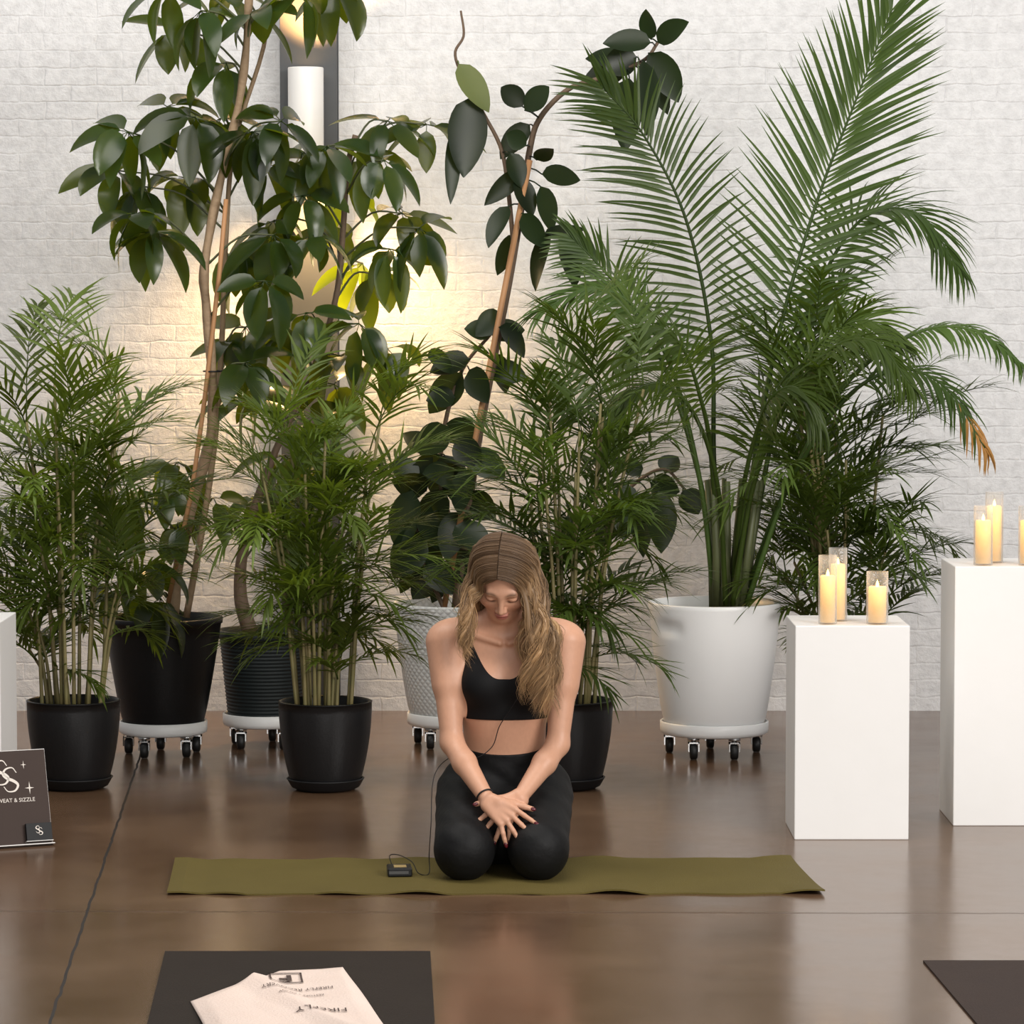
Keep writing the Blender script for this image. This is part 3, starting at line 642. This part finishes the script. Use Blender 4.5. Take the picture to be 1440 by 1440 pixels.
big_frond([(1010, 850, 0), (990, 700, .05), (940, 530, .1), (880, 420, .12), (835, 365, .12), (805, 335, .12)], .20, 34, .016, (-.2, -1, .4), .5, r2, .42)
big_frond([(1030, 850, -.1), (1060, 680, -.2), (1110, 560, -.3), (1170, 490, -.4), (1230, 480, -.5), (1280, 540, -.55)], .24, 38, .017, (.1, -.6, 1), .9, r2, .36, m=dark_bamboo_leaf)
big_frond([(1020, 850, -.1), (1010, 690, -.25), (980, 590, -.4), (930, 540, -.5), (880, 560, -.55), (850, 620, -.6)], .22, 36, .017, (-.2, -.6, 1), .9, r2, .36, m=dark_bamboo_leaf)
big_frond([(1030, 850, -.05), (1055, 680, -.12), (1100, 560, -.15), (1155, 480, -.2), (1215, 450, -.25), (1265, 480, -.28)], .24, 40, .017, (.2, -.8, .8), .8, r2, .36, m=dark_bamboo_leaf)
big_frond([(1015, 850, .05), (1000, 640, -.1), (985, 560, -.2), (960, 490, -.28), (920, 460, -.35), (880, 500, -.4)], .24, 38, .017, (-.2, -.7, 1), .8, r2, .36, m=dark_bamboo_leaf)
big_frond([(1030, 850, .0), (1040, 720, -.2), (1060, 620, -.3), (1085, 560, -.4), (1120, 545, -.45), (1150, 590, -.5)], .24, 36, .017, (.1, -.7, 1), .9, r2, .34, m=dark_bamboo_leaf)
mb = MB()
for i in range(10):
    a = i*.63; b = Vector((x+.05+math.cos(a)*.05, YM+math.sin(a)*.05, .50)); mb.tube([b, b+Vector((math.cos(a)*.02+.01, math.sin(a)*.02, .25)), b+Vector((math.cos(a)*.05+.02, math.sin(a)*.05, .5))], [.022, .016, .009], 7)
mb.build('crown_shaft', maj_stem, t, of)

# ------------------------------------------------------------------ person
H = .003
LO = np.array([-.31, 9.70, -.008]); HI = np.array([.275, 10.50, 1.02])
NN = (np.ceil((HI-LO)/H)).astype(int)+1
AX = [(LO[i]+H*np.arange(NN[i])).astype(np.float32) for i in range(3)]
def newD(): return np.full(tuple(NN), .3, np.float32)
def sub(lo, hi):
    sl = []
    for i in range(3):
        a = max(0, int((lo[i]-LO[i])/H)); b = min(NN[i], int((hi[i]-LO[i])/H)+2); sl.append(slice(a, max(a+1, b)))
    return tuple(sl), np.meshgrid(AX[0][sl[0]], AX[1][sl[1]], AX[2][sl[2]], indexing='ij')
def blend(D, sl, d, k, cut=False):
    a = D[sl]
    if cut:
        h = np.clip(.5-.5*(a+d)/k, 0, 1); D[sl] = a*(1-h)+(-d)*h+k*h*(1-h)
    else:
        h = np.clip(.5+.5*(a-d)/k, 0, 1); D[sl] = a*(1-h)+d*h-k*h*(1-h)
def rc(D, a, b, ra, rb, k=.02):
    a = np.array(a, float); b = np.array(b, float); m = max(ra, rb)+k+.012
    sl, (X, Y, Z) = sub(np.minimum(a, b)-m, np.maximum(a, b)+m)
    ab = b-a; L2 = max(1e-9, (ab**2).sum()); px, py, pz = X-a[0], Y-a[1], Z-a[2]
    t = np.clip((px*ab[0]+py*ab[1]+pz*ab[2])/L2, 0, 1)
    d = np.sqrt((px-t*ab[0])**2+(py-t*ab[1])**2+(pz-t*ab[2])**2)-(ra+(rb-ra)*t)
    blend(D, sl, d.astype(np.float32), k)
def ell(D, c, r, k=.03, R=None, cut=False):
    c = np.array(c, float); r = np.array(r, float); m = r.max()+k+.012
    sl, (X, Y, Z) = sub(c-m, c+m)
    P = [X-c[0], Y-c[1], Z-c[2]]
    if R is not None: P = [P[0]*R[0][j]+P[1]*R[1][j]+P[2]*R[2][j] for j in range(3)]
    k0 = np.sqrt((P[0]/r[0])**2+(P[1]/r[1])**2+(P[2]/r[2])**2); k1 = np.sqrt((P[0]/r[0]**2)**2+(P[1]/r[1]**2)**2+(P[2]/r[2]**2)**2)+1e-6
    blend(D, sl, (k0*(k0-1)/k1).astype(np.float32), k, cut)
def nets(D):
    s = D < 0; nx, ny, nz = D.shape
    c = np.zeros((nx-1, ny-1, nz-1), np.uint8)
    for dx in (0, 1):
        for dy in (0, 1):
            for dz in (0, 1): c += s[dx:nx-1+dx, dy:ny-1+dy, dz:nz-1+dz]
    act = (c > 0) & (c < 8); idx = np.argwhere(act); num = np.full(act.shape, -1, np.int32); num[act] = np.arange(len(idx))
    pos = np.zeros((len(idx), 3)); cnt = np.zeros(len(idx))
    cor = [np.array((i & 1, i >> 1 & 1, i >> 2 & 1)) for i in range(8)]
    val = [D[tuple((idx+q).T)] for q in cor]
    for i in range(8):
        for b in range(3):
            j = i | (1 << b)
            if j == i: continue
            da, db = val[i], val[j]; m = (da < 0) != (db < 0)
            tt = np.where(m, da/np.where(m, da-db, 1), 0)
            pos[m] += (cor[i][None]+tt[:, None]*(cor[j]-cor[i])[None])[m]; cnt[m] += 1
    V = LO+H*(idx+pos/cnt[:, None]); Fs = []
    for ax in range(3):
        u, v = (ax+1) % 3, (ax+2) % 3
        s0 = np.take(s, range(0, s.shape[ax]-1), ax); s1_ = np.take(s, range(1, s.shape[ax]), ax)
        e = np.argwhere(s0 != s1_); e = e[(e[:, u] >= 1) & (e[:, v] >= 1) & (e[:, u] < s.shape[u]-1) & (e[:, v] < s.shape[v]-1)]
        ins = s0[tuple(e.T)]
        def cell(du, dv):
            q = e.copy(); q[:, u] += du; q[:, v] += dv; return num[tuple(q.T)]
        Q = np.stack([cell(-1, -1), cell(0, -1), cell(0, 0), cell(-1, 0)], 1); Q[~ins] = Q[~ins][:, ::-1]; Fs.append(Q)
    return V, np.concatenate(Fs)
cx = -.022
# --- core: torso + legs
core = newD()
ell(core, (cx, 10.20, .215), (.160, .125, .135), .05)
ell(core, (cx, 10.155, .37), (.120, .086, .13), .06)
ell(core, (cx, 10.125, .50), (.134, .092, .14), .05)
ell(core, (cx, 10.12, .615), (.134, .078, .10), .05)
for s in (-1, 1): ell(core, (cx+s*.062, 10.058, .545), (.060, .055, .058), .035)
rc(core, (cx-.155, 10.115, .676), (cx+.155, 10.115, .676), .044, .044, .05)
for s in (-1, 1): rc(core, (cx, 10.118, .733), (cx+s*.14, 10.12, .692), .038, .032, .04)
for s in (-1, 1): rc(core, (cx+s*.014, 10.040, .665), (cx+s*.12, 10.070, .697), .008, .009, .014)
KX = (-.136, .076)
for s, kx in zip((-1, 1), KX):
    rc(core, (cx+s*.096, 10.19, .200), (kx, 9.875, .098), .102, .080, .045)
    rc(core, (kx, 9.885, .072), (cx+s*.055, 10.27, .058), .060, .046, .05)
    rc(core, (cx+s*.052, 10.27, .052), (cx+s*.045, 10.42, .030), .036, .024, .02)
ell(core, (cx-.008, 10.09, .105), (.10, .15, .085), .03)
torso_only = core.copy()
# --- head frame
aP, psi, rol = math.radians(43), math.radians(7), math.radians(-4)
fh = np.array([-math.sin(psi), -math.cos(psi), 0]); xr = np.array([math.cos(psi), -math.sin(psi), 0]); Zv = np.array([0, 0, 1.])
fw = fh*math.cos(aP)-Zv*math.sin(aP); uw = fh*math.sin(aP)+Zv*math.cos(aP)
xr2 = xr*math.cos(rol)+uw*math.sin(rol); uw2 = uw*math.cos(rol)-xr*math.sin(rol)
R = np.stack([xr2, fw, uw2], 1); HC = np.array([-.023, 10.025, .852])
def hw(x, y, z): return HC+R @ np.array([x, y, z])
body = core.copy()
rc(body, (cx, 10.112, .69), (-.024, 10.065, .79), .048, .046, .035)
ell(body, hw(0, -.015, .025), (.074, .092, .085), .03, R)
ell(body, hw(0, .022, -.029), (.0645, .066, .075), .03, R)
ell(body, hw(0, .056, -.084), (.029, .026, .022), .03, R)
for s in (-1, 1):
    ell(body, hw(s*.041, .053, -.024), (.025, .024, .021), .02, R)
    ell(body, hw(s*.074, -.005, -.012), (.009, .017, .027), .008, R)
rc(body, hw(-.034, .076, .020), hw(.034, .076, .020), .011, .011, .018)
for s in (-1, 1): ell(body, hw(s*.031, .094, .003), (.018, .013, .010), .014, R, True)
for s in (-1, 1): ell(body, hw(s*.031, .075, .002), (.0145, .011, .0095), .004, R)
rc(body, hw(0, .084, .010), hw(0, .104, -.028), .007, .0092, .012)
for s in (-1, 1): ell(body, hw(s*.0105, .096, -.031), (.0075, .009, .007), .006, R)
ell(body, hw(0, .089, -.0540), (.021, .010, .0058), .004, R)
ell(body, hw(0, .088, -.0645), (.018, .010, .0066), .004, R)
# --- arms
def arm(S, E, W):
    S_, E_, W_ = map(np.array, (S, E, W))
    rc(body, S, E, .046, .032, .035)
    rc(body, S_+(0, -.002, .002), S_*.6+E_*.4, .049, .040, .03)
    rc(body, E_, E_*.65+W_*.35, .032, .034, .018); rc(body, E_*.65+W_*.35, W_, .034, .0215, .014)
arm((-.196, 10.108, .660), (-.174, 10.045, .375), (-.068, 9.878, .228))
arm((.160, 10.108, .660), (.133, 10.045, .370), (.022, 9.902, .234))
nails = []
def hand(W, d, l, n, curls, spread, thumb):
    W = np.array(W); d = np.array(d, float); d /= np.linalg.norm(d); l = np.array(l, float); l -= d*l.dot(d); l /= np.linalg.norm(l)
    n0 = np.cross(d, l); n = n0 if n0.dot(n) > 0 else -n0
    offs = (-.030, -.010, .010, .028); kl = (.072, .076, .073, .066); fl_ = (.074, .082, .076, .060)
    for i in range(4):
        K = W+d*kl[i]+l*offs[i]
        rc(body, W+l*offs[i]*.5, K, .0150, .0102, .009)
        a = spread[i]; fd = d*math.cos(a)+l*math.sin(a); p = K
        for j, fr_ in enumerate((.45, .31, .24)):
            c_ = curls[i]*(.6 if j == 0 else 1)
            fd = fd*math.cos(c_)+n*math.sin(c_); fd /= np.linalg.norm(fd)
            nn_ = n-fd*n.dot(fd); nrm_ = nn_/np.linalg.norm(nn_)
            q = p+fd*fl_[i]*fr_
            r0 = .0080-.0008*j; rc(body, p, q, r0, r0-.0008, .0025); p = q
        nails.append((p, fd, -nrm_, .0056))
    b = W+d*.022-l*.018; th = np.array(thumb, float); td = d*th[0]-l*th[1]+n*th[2]; td /= np.linalg.norm(td)
    m1 = b+td*.042; td2 = td*.8+d*.45; td2 /= np.linalg.norm(td2); m2 = m1+td2*.034; m3 = m2+td2*.024
    rc(body, b, m1, .0145, .0105, .012); rc(body, m1, m2, .010, .0088, .004); rc(body, m2, m3, .0088, .0074, .004)
    nn_ = n-td2*n.dot(td2); nails.append((m3, td2, -nn_/np.linalg.norm(nn_), .0070))
hand((-.066, 9.866, .226), (.78, -.28, -.56), (-.52, -.22, -.82), (.2, 1, -.2), (.04, .14, .18, .20), (-.06, .10, .34, .68), (.7, .5, .3))
hand((.022, 9.900, .233), (-.72, -.26, -.64), (.60, -.15, -.78), (-.2, 1, -.2), (.12, .14, .16, .18), (-.06, .14, .46, .80), (.6, .55, .0))
V, Fc = nets(body)
# vertex colours
skin = np.array([.585, .315, .205])
col = np.tile(skin, (len(V), 1))
LV = (V-HC) @ R
headm = (np.abs(LV[:, 0]) < .09) & (np.abs(LV[:, 1]) < .13) & (np.abs(LV[:, 2]) < .13)
def mixc(mask_w, c):
    global col
    w = mask_w[:, None]; col = col*(1-w)+np.array(c)*w
def gauss(x, s): return np.exp(-(x/s)**2)
for s in (-1, 1): mixc(headm*(LV[:, 1] > .04)*.22*gauss(np.sqrt((LV[:, 0]-s*.04)**2+(LV[:, 2]+.03)**2), .02), (.62, .22, .15))
mixc(headm*(LV[:, 1] > .07)*.85*np.clip(1.6*np.exp(-((LV[:, 0]/.019)**4+((LV[:, 2]+.0593)/.0105)**4)), 0, 1), (.40, .12, .10))
mixc(headm*(LV[:, 1] > .07)*.7*np.exp(-((LV[:, 0]/.018)**4+((LV[:, 2]+.0593)/.0022)**2)), (.12, .03, .03))
for s in (-1, 1):
    dxx = LV[:, 0]*s-.031
    mixc(headm*(LV[:, 1] > .05)*.9*np.exp(-((dxx/.018)**4+((LV[:, 2]-.023-.004*(1-(dxx/.017)**2))/.0042)**2)), (.13, .072, .042))
    mixc(headm*(LV[:, 1] > .05)*np.exp(-((dxx/.0165)**4+((LV[:, 2]+.0065-.0035*(dxx/.015)**2)/.0034)**2)), (.025, .012, .008))
person = thing('person', (cx, 10.1, .0055), 'woman kneeling with bowed head on the olive mat, hands joined, black top and leggings', 'person'); of = person.location.copy()
skin_m = attr_mat('skin', .45, .4)
def mesh_np(name, V, Fq, m, parent, col=None):
    me = bpy.data.meshes.new(name); me.from_pydata((V-np.array(of)).tolist(), [], Fq.tolist()); me.polygons.foreach_set('use_smooth', [True]*len(me.polygons)); me.materials.append(m)
    if col is not None:
        a_ = me.color_attributes.new('Col', 'FLOAT_COLOR', 'POINT'); a_.data.foreach_set('color', np.concatenate([col, np.ones((len(col), 1))], 1).astype(np.float32).ravel())
    me.update(); o = bpy.data.objects.new(name, me); C.objects.link(o); o.parent = parent; return o
mesh_np('body', V, Fc, skin_m, person, col)
nail_m = mat('nail_polish', (.085, .004, .010), .3)
for (p_, fd_, dn_, r_) in nails:
    sd_ = np.cross(fd_, dn_); c_ = p_+dn_*(r_*.88)+fd_*.0012; mb = MB(); vs = []; fs = []
    for i in range(7):
        th_ = PI*i/6
        for j in range(10):
            ph_ = 2*PI*j/10; vs.append(c_+fd_*math.cos(th_)*.0086+sd_*math.sin(th_)*math.cos(ph_)*.0054+dn_*math.sin(th_)*math.sin(ph_)*.0026)
    for i in range(6):
        for j in range(10): fs.append((i*10+j, i*10+(j+1) % 10, (i+1)*10+(j+1) % 10, (i+1)*10+j))
    mb.add(vs, fs); mb.build('fingernail', nail_m, person, of)
# clothes
XX, YY, ZZ = np.meshgrid(*AX, indexing='ij', sparse=True)
top_z = .335+(YY-10.07)*.25
fold = .0016*np.sin(ZZ*95+XX*60+YY*30)*np.exp(-((ZZ-.22)/.09)**2)
leg_f = np.maximum(torso_only-.0045-fold, np.maximum(ZZ-top_z, YY-10.285))
legg = mat('black_leggings', (.0035, .0035, .004), .62, col2=(.006, .006, .0065), bump=.5, bscale=16, spec=.25)
V2, F2 = nets(leg_f.astype(np.float32)); mesh_np('leggings', V2, F2, legg, person)
dxx = np.abs(XX-cx)
neck = .562+15.5*np.maximum(dxx-.012, 0)**2+np.where(YY > 10.12, .03, 0)
bra = np.maximum(torso_only-.0045, np.maximum(.440-ZZ, ZZ-neck)*.7)
bra = np.maximum(bra, np.where(ZZ > .585, dxx-(.130-.10*(ZZ-.585)), -.3)*.8)
V3, F3 = nets(bra.astype(np.float32)); mesh_np('bra_top', V3, F3, mat('black_bra', (.004, .004, .0045), .7, col2=(.007, .007, .008), spec=.2), person)
# hair: scalp shell, soft locks and many fine strands in loose waves
HRX, HRY, HRZ, HZC = .094, .107, .092, .026
hcap = newD(); ell(hcap, hw(0, -.015, HZC), (HRX, HRY, HRZ), .01, R)
sl, (X, Y, Z) = sub(HC-.17, HC+.17)
P = [X-HC[0], Y-HC[1], Z-HC[2]]; lx, ly, lz = [P[0]*R[0][j]+P[1]*R[1][j]+P[2]*R[2][j] for j in range(3)]
hcap[sl] = np.maximum(hcap[sl], (.050-.55*np.abs(lx))-(.8*lz-.6*(ly-.045)))
V4, F4 = nets(hcap)
dark = np.array([.110, .064, .035]); light = np.array([.56, .345, .168])
g_ = np.random.default_rng(7); NR = 36
lv4 = (V4-HC) @ R
streak = .5+.5*np.sin(lv4[:, 1]*650+4*np.sin(lv4[:, 1]*130)); wv = np.clip((np.abs(lv4[:, 0])/.094)**2*.35+.08*streak, 0, 1)[:, None]
HV = [V4]; HF = [F4]; HCOL = [dark*(1-wv)*(.85+.15*streak[:, None])+light*wv]; base_i = len(V4)
tt = np.arange(NR+1)/NR
def hair_tubes(PT, rr, ns, cols, flat=1.):
    global base_i
    S = len(PT); T = np.gradient(PT, axis=1); T /= np.linalg.norm(T, axis=2, keepdims=True)+1e-9
    sd = np.cross(T, np.array([.1, 1., .05])); sd /= np.linalg.norm(sd, axis=2, keepdims=True)+1e-9; up = np.cross(sd, T)
    ring = np.stack([PT+rr[..., None]*(math.cos(z_)*sd+flat*math.sin(z_)*up) for z_ in (2*PI*np.arange(ns)/ns-PI/2)], 2)
    HV.append(ring.reshape(-1, 3)); HCOL.append(np.repeat(cols[:, :, None], ns, 2).reshape(-1, 3))
    S_, K_, J_ = np.meshgrid(np.arange(S), np.arange(NR), np.arange(ns), indexing='ij'); J2 = (J_+1) % ns
    ix = lambda k_, j_: base_i+(S_*(NR+1)+k_)*ns+j_
    HF.append(np.stack([ix(K_, J_), ix(K_, J2), ix(K_+1, J2), ix(K_+1, J_)], -1).reshape(-1, 4)); base_i += S*(NR+1)*ns
for s, NS, NC in ((-1, 1150, 34), (1, 2800, 66)):
    ci = np.concatenate([np.arange(NC), g_.integers(0, NC, NS-NC)])
    isC = np.arange(NS) < NC                      # the first strand of each lock is its soft core
    jit = np.where(isC, 0., 1.)
    def cl(lo, hi): return g_.uniform(lo, hi, NC)[ci]
    def jn(a_): return g_.normal(0, a_, NS)*jit
    eta0 = (-.80+1.60*(np.arange(NC)+g_.uniform(0, 1, NC))/NC)[ci]
    eta = np.clip(eta0+jn(.04), -.85, .83); q = np.sqrt(1-eta**2); front = eta0 > (.10 if s < 0 else -.2)
    lift = np.maximum(0, cl(.0, .0065)+jn(.0020)); fm = cl(84, 106)+jn(3)
    if s < 0: xe = cl(-.140, -.118); ze = cl(.635, .72)
    else: xe = cl(.030, .130); ze = cl(.470, .62)
    xe = xe+jn(.006); ze = ze+jn(.020); ym = cl(9.952, 9.982)+jn(.004)
    back = cl(0, 1) < (.97 if s < 0 else .35)
    CP = np.zeros((NS, 7, 3))
    for i, f in enumerate((np.full(NS, 1.0), np.full(NS, 28.), np.full(NS, 56.), fm)):
        ph = np.radians(f)
        loc = np.stack([s*(HRX+lift)*q*np.sin(ph)-.012*math.cos(math.radians(min(89, i*30))), -.015+(HRY+lift*.5)*eta, HZC+(HRZ+lift)*q*np.cos(ph)], 1)
        CP[:, i] = HC+loc @ R.T
    e = CP[:, 3]; zm = e[:, 2]*.5+ze*.5
    fa = np.stack([e[:, 0]*.7+xe*.3+s*.010+jn(.003), np.minimum(e[:, 1], ym+.03)+jn(.003), np.minimum(zm+.055, e[:, 2]-.02)], 1)
    fb = np.stack([e[:, 0]*.25+xe*.75+s*.008+jn(.005), ym, zm*.6+ze*.4-.01], 1); fc_ = np.stack([xe, ym-.004, ze], 1)
    yb = np.where(back, 10.19, 10.05); zb = np.maximum(.60, ze); xb = xe*np.where(back, .70, .95)
    ba = np.stack([e[:, 0]*.8+xb*.2, e[:, 1]*.5+yb*.5, np.full(NS, .775)], 1)
    bb = np.stack([xb, np.where(back, 10.19, 10.015), np.full(NS, .715)], 1); bc_ = np.stack([xb, np.where(back, 10.20, 9.985), zb], 1)
    F_ = front[:, None]
    CP[:, 4] = np.where(F_, fa, ba); CP[:, 5] = np.where(F_, fb, bb); CP[:, 6] = np.where(F_, fc_, bc_)
    E = np.concatenate([2*CP[:, :1]-CP[:, 1:2], CP, 2*CP[:, -1:]-CP[:, -2:-1]], 1)
    xk = tt*6; kk = np.minimum(xk.astype(int), 5); u = (xk-kk)[None, :, None]
    a, b, c, d = E[:, kk], E[:, kk+1], E[:, kk+2], E[:, kk+3]
    PT = .5*(2*b+(c-a)*u+(2*a-5*b+4*c-d)*u**2+(3*b-a-3*c+d)*u**3)
    am = (cl(.010, .020)[:, None]*(.65 if s < 0 else 1.))*np.clip((tt-.44)*3, 0, 1)[None]
    ph0 = (2.6*eta0+cl(-.8, .8)+jn(.2))[:, None]; f0 = cl(21, 27)[:, None]
    PT[:, :, 0] += np.sin(tt[None]*f0+ph0)*am; PT[:, :, 1] += np.cos(tt[None]*f0+ph0)*am*.5
    fz = jn(.0018)[:, None]; PT[:, :, 0] += np.sin(tt[None]*g_.uniform(12, 30, NS)[:, None]+g_.uniform(0, 6, NS)[:, None])*fz*tt[None]
    w = np.clip((np.maximum(.08, tt*1.6-.26))[None]*(cl(.3, 1.05)+jn(.16))[:, None], 0, 1)[..., None]
    cols = dark*(1-w)+light*w
    tap = np.where(tt > .72, .12+.88*(1-tt)/.28, 1)[None]
    rs = g_.uniform(.0007, .0014, NS)[:, None]*tap
    hair_tubes(PT[~isC], rs[~isC], 3, cols[~isC])
    rcore = g_.uniform(.0060, .0090, NC)[:, None]*tap*np.clip((tt-.18)*3, .15, 1)[None]
    hair_tubes(PT[isC], rcore, 8, cols[isC]*.85, .8)
mesh_np('hair', np.concatenate(HV), np.concatenate(HF), attr_mat('hair', .40, .4), person, np.concatenate(HCOL))
# hair tie on wrist
w0 = np.array((-.068, 9.878, .228)); dE = np.array((-.174, 10.045, .375))-w0; dE = Vector(dE).normalized(); cc = Vector(w0)+dE*.022
q1 = dE.orthogonal().normalized(); q2 = dE.cross(q1)
mb = MB(); mb.tube([cc+(q1*math.cos(i*PI/10)+q2*math.sin(i*PI/10))*.0250 for i in range(21)], .0028, 6)
tag(mb.build('hair_tie', black_matte, None, cc), 'thin dark hair tie around the kneeling woman\'s wrist', 'hair tie')

# ------------------------------------------------------------------ microphone transmitter and cable
c = fl(561, 1236); c.y += .04
mt = thing('microphone_transmitter', (c.x, c.y, .0055), 'small black wireless microphone pack with thin cable lying on olive mat', 'microphone'); of2 = mt.location.copy()
M = Matrix.Rotation(.08, 4, 'Z'); M.translation = (c.x, c.y, .0055+.013)
mb = MB(); mb.obox(M, .035, .042, .0125); mb.build('case', black_plastic, mt, of2, .004)
M2 = M.copy(); M2.translation = (c.x+.002, c.y-.003, .0055+.0258)
mb = MB(); mb.obox(M2, .018, .020, .0006); mb.build('label_plate', mat('brass_plate', (.35, .25, .10), .4), mt, of2)
M3 = M.copy(); M3.translation = (c.x, c.y-.0425, .0055+.013)
mb = MB(); mb.obox(M3, .028, .0008, .004); mb.build('front_slot', mat('grey_slot', (.06, .06, .06), .4), mt, of2)
cab = [(c.x-.02, c.y+.04, .02), (c.x-.03, c.y+.06, .05), (c.x-.005, c.y+.05, .055), (c.x+.035, c.y+.02, .04), (c.x+.055, c.y-.01, .012), (c.x+.085, c.y, .009), (c.x+.085, c.y+.03, .06), tuple(at(606, 1160, 9.86)), tuple(at(611, 1090, 9.95)), tuple(at(640, 1062, 10.08)), tuple(at(668, 1066, 10.045)), tuple(at(692, 1050, 10.045)), tuple(at(702, 1022, 10.035)), tuple(at(716, 1000, 10.015)), tuple(at(732, 975, 9.99)), tuple(at(748, 945, 9.985))]
mb = MB(); mb.tube(catmull(cab, 120), .0014, 5); mb.build('cable', black_matte, mt, of2)
e = at(748, 945, 9.985); mb = MB(); mb.tube([e, e+Vector((.001, -.002, .014))], [.004, .0045], 8); mb.build('lapel_microphone', black_matte, mt, of2)

# ------------------------------------------------------------------ lights, world, camera
def lamp(name, typ, loc, energy, col, target=None, **kw):
    l = bpy.data.lights.new(name, typ); l.energy = energy; l.color = col
    for k_, v_ in kw.items(): setattr(l, k_, v_)
    o = bpy.data.objects.new(name, l); C.objects.link(o); o.location = loc
    if target is not None: o.rotation_euler = (Vector(target)-Vector(loc)).to_track_quat('-Z', 'Y').to_euler()
    return o
lamp('window_light', 'AREA', (5.5, 3.5, 4.2), 640, (1, .965, .92), (0, 12.5, .8), shape='RECTANGLE', size=4, size_y=2.5)
lamp('ceiling_light', 'AREA', (-1.0, 9.5, 5.0), 200, (1, .955, .89), (0, 12, .8), shape='RECTANGLE', size=5, size_y=2)
lamp('front_fill_light', 'AREA', (0.5, -2.0, 2.0), 270, (1, .97, .93), (0, 11, .8), shape='RECTANGLE', size=6, size_y=3)  # unseen fill added on the camera side to brighten the bowed face
lamp('sconce_down', 'SPOT', (cen[0]+.02, 13.66, SB.z-.02), 100, (1, .60, .24), (cen[0]+.1, 13.82, 0), spot_size=2.4, spot_blend=.8, shadow_soft_size=.05)
lamp('sconce_up', 'SPOT', (cen[0]+.03, 13.66, ST.z+.02), 190, (1, .50, .16), (cen[0]+.05, 13.80, 5), spot_size=1.9, spot_blend=.6, shadow_soft_size=.04)
for u, v, Y, e_ in ((495, 390, 13.38, 3.4), (580, 460, 13.3, 4.2), (330, 560, 13.38, 2.4)):
    lamp('warm_glow', 'POINT', at(u, v, Y), e_, (1, .70, .34), shadow_soft_size=.16)
for u, v, Y in ((1165, 800, 10.675), (1235, 815, 10.675), (1390, 725, 10.97)):
    lamp('candle_glow', 'POINT', at(u, v, Y)+Vector((0, 0, .03)), .15, (1, .6, .25), shadow_soft_size=.02)
w = bpy.data.worlds.new('World'); bpy.context.scene.world = w; w.use_nodes = True
w.node_tree.nodes['Background'].inputs[0].default_value = (.96, .97, 1, 1); w.node_tree.nodes['Background'].inputs[1].default_value = .27
cam = bpy.data.cameras.new('Camera'); cam.sensor_width = 36; cam.lens = F_PX/1440*36; cam.clip_end = 100
co_ = bpy.data.objects.new('Camera', cam); C.objects.link(co_); co_.location = CAM; co_.rotation_euler = (PI/2-PIT, 0, 0)
bpy.context.scene.camera = co_
bpy.context.scene.view_settings.view_transform = 'Standard'
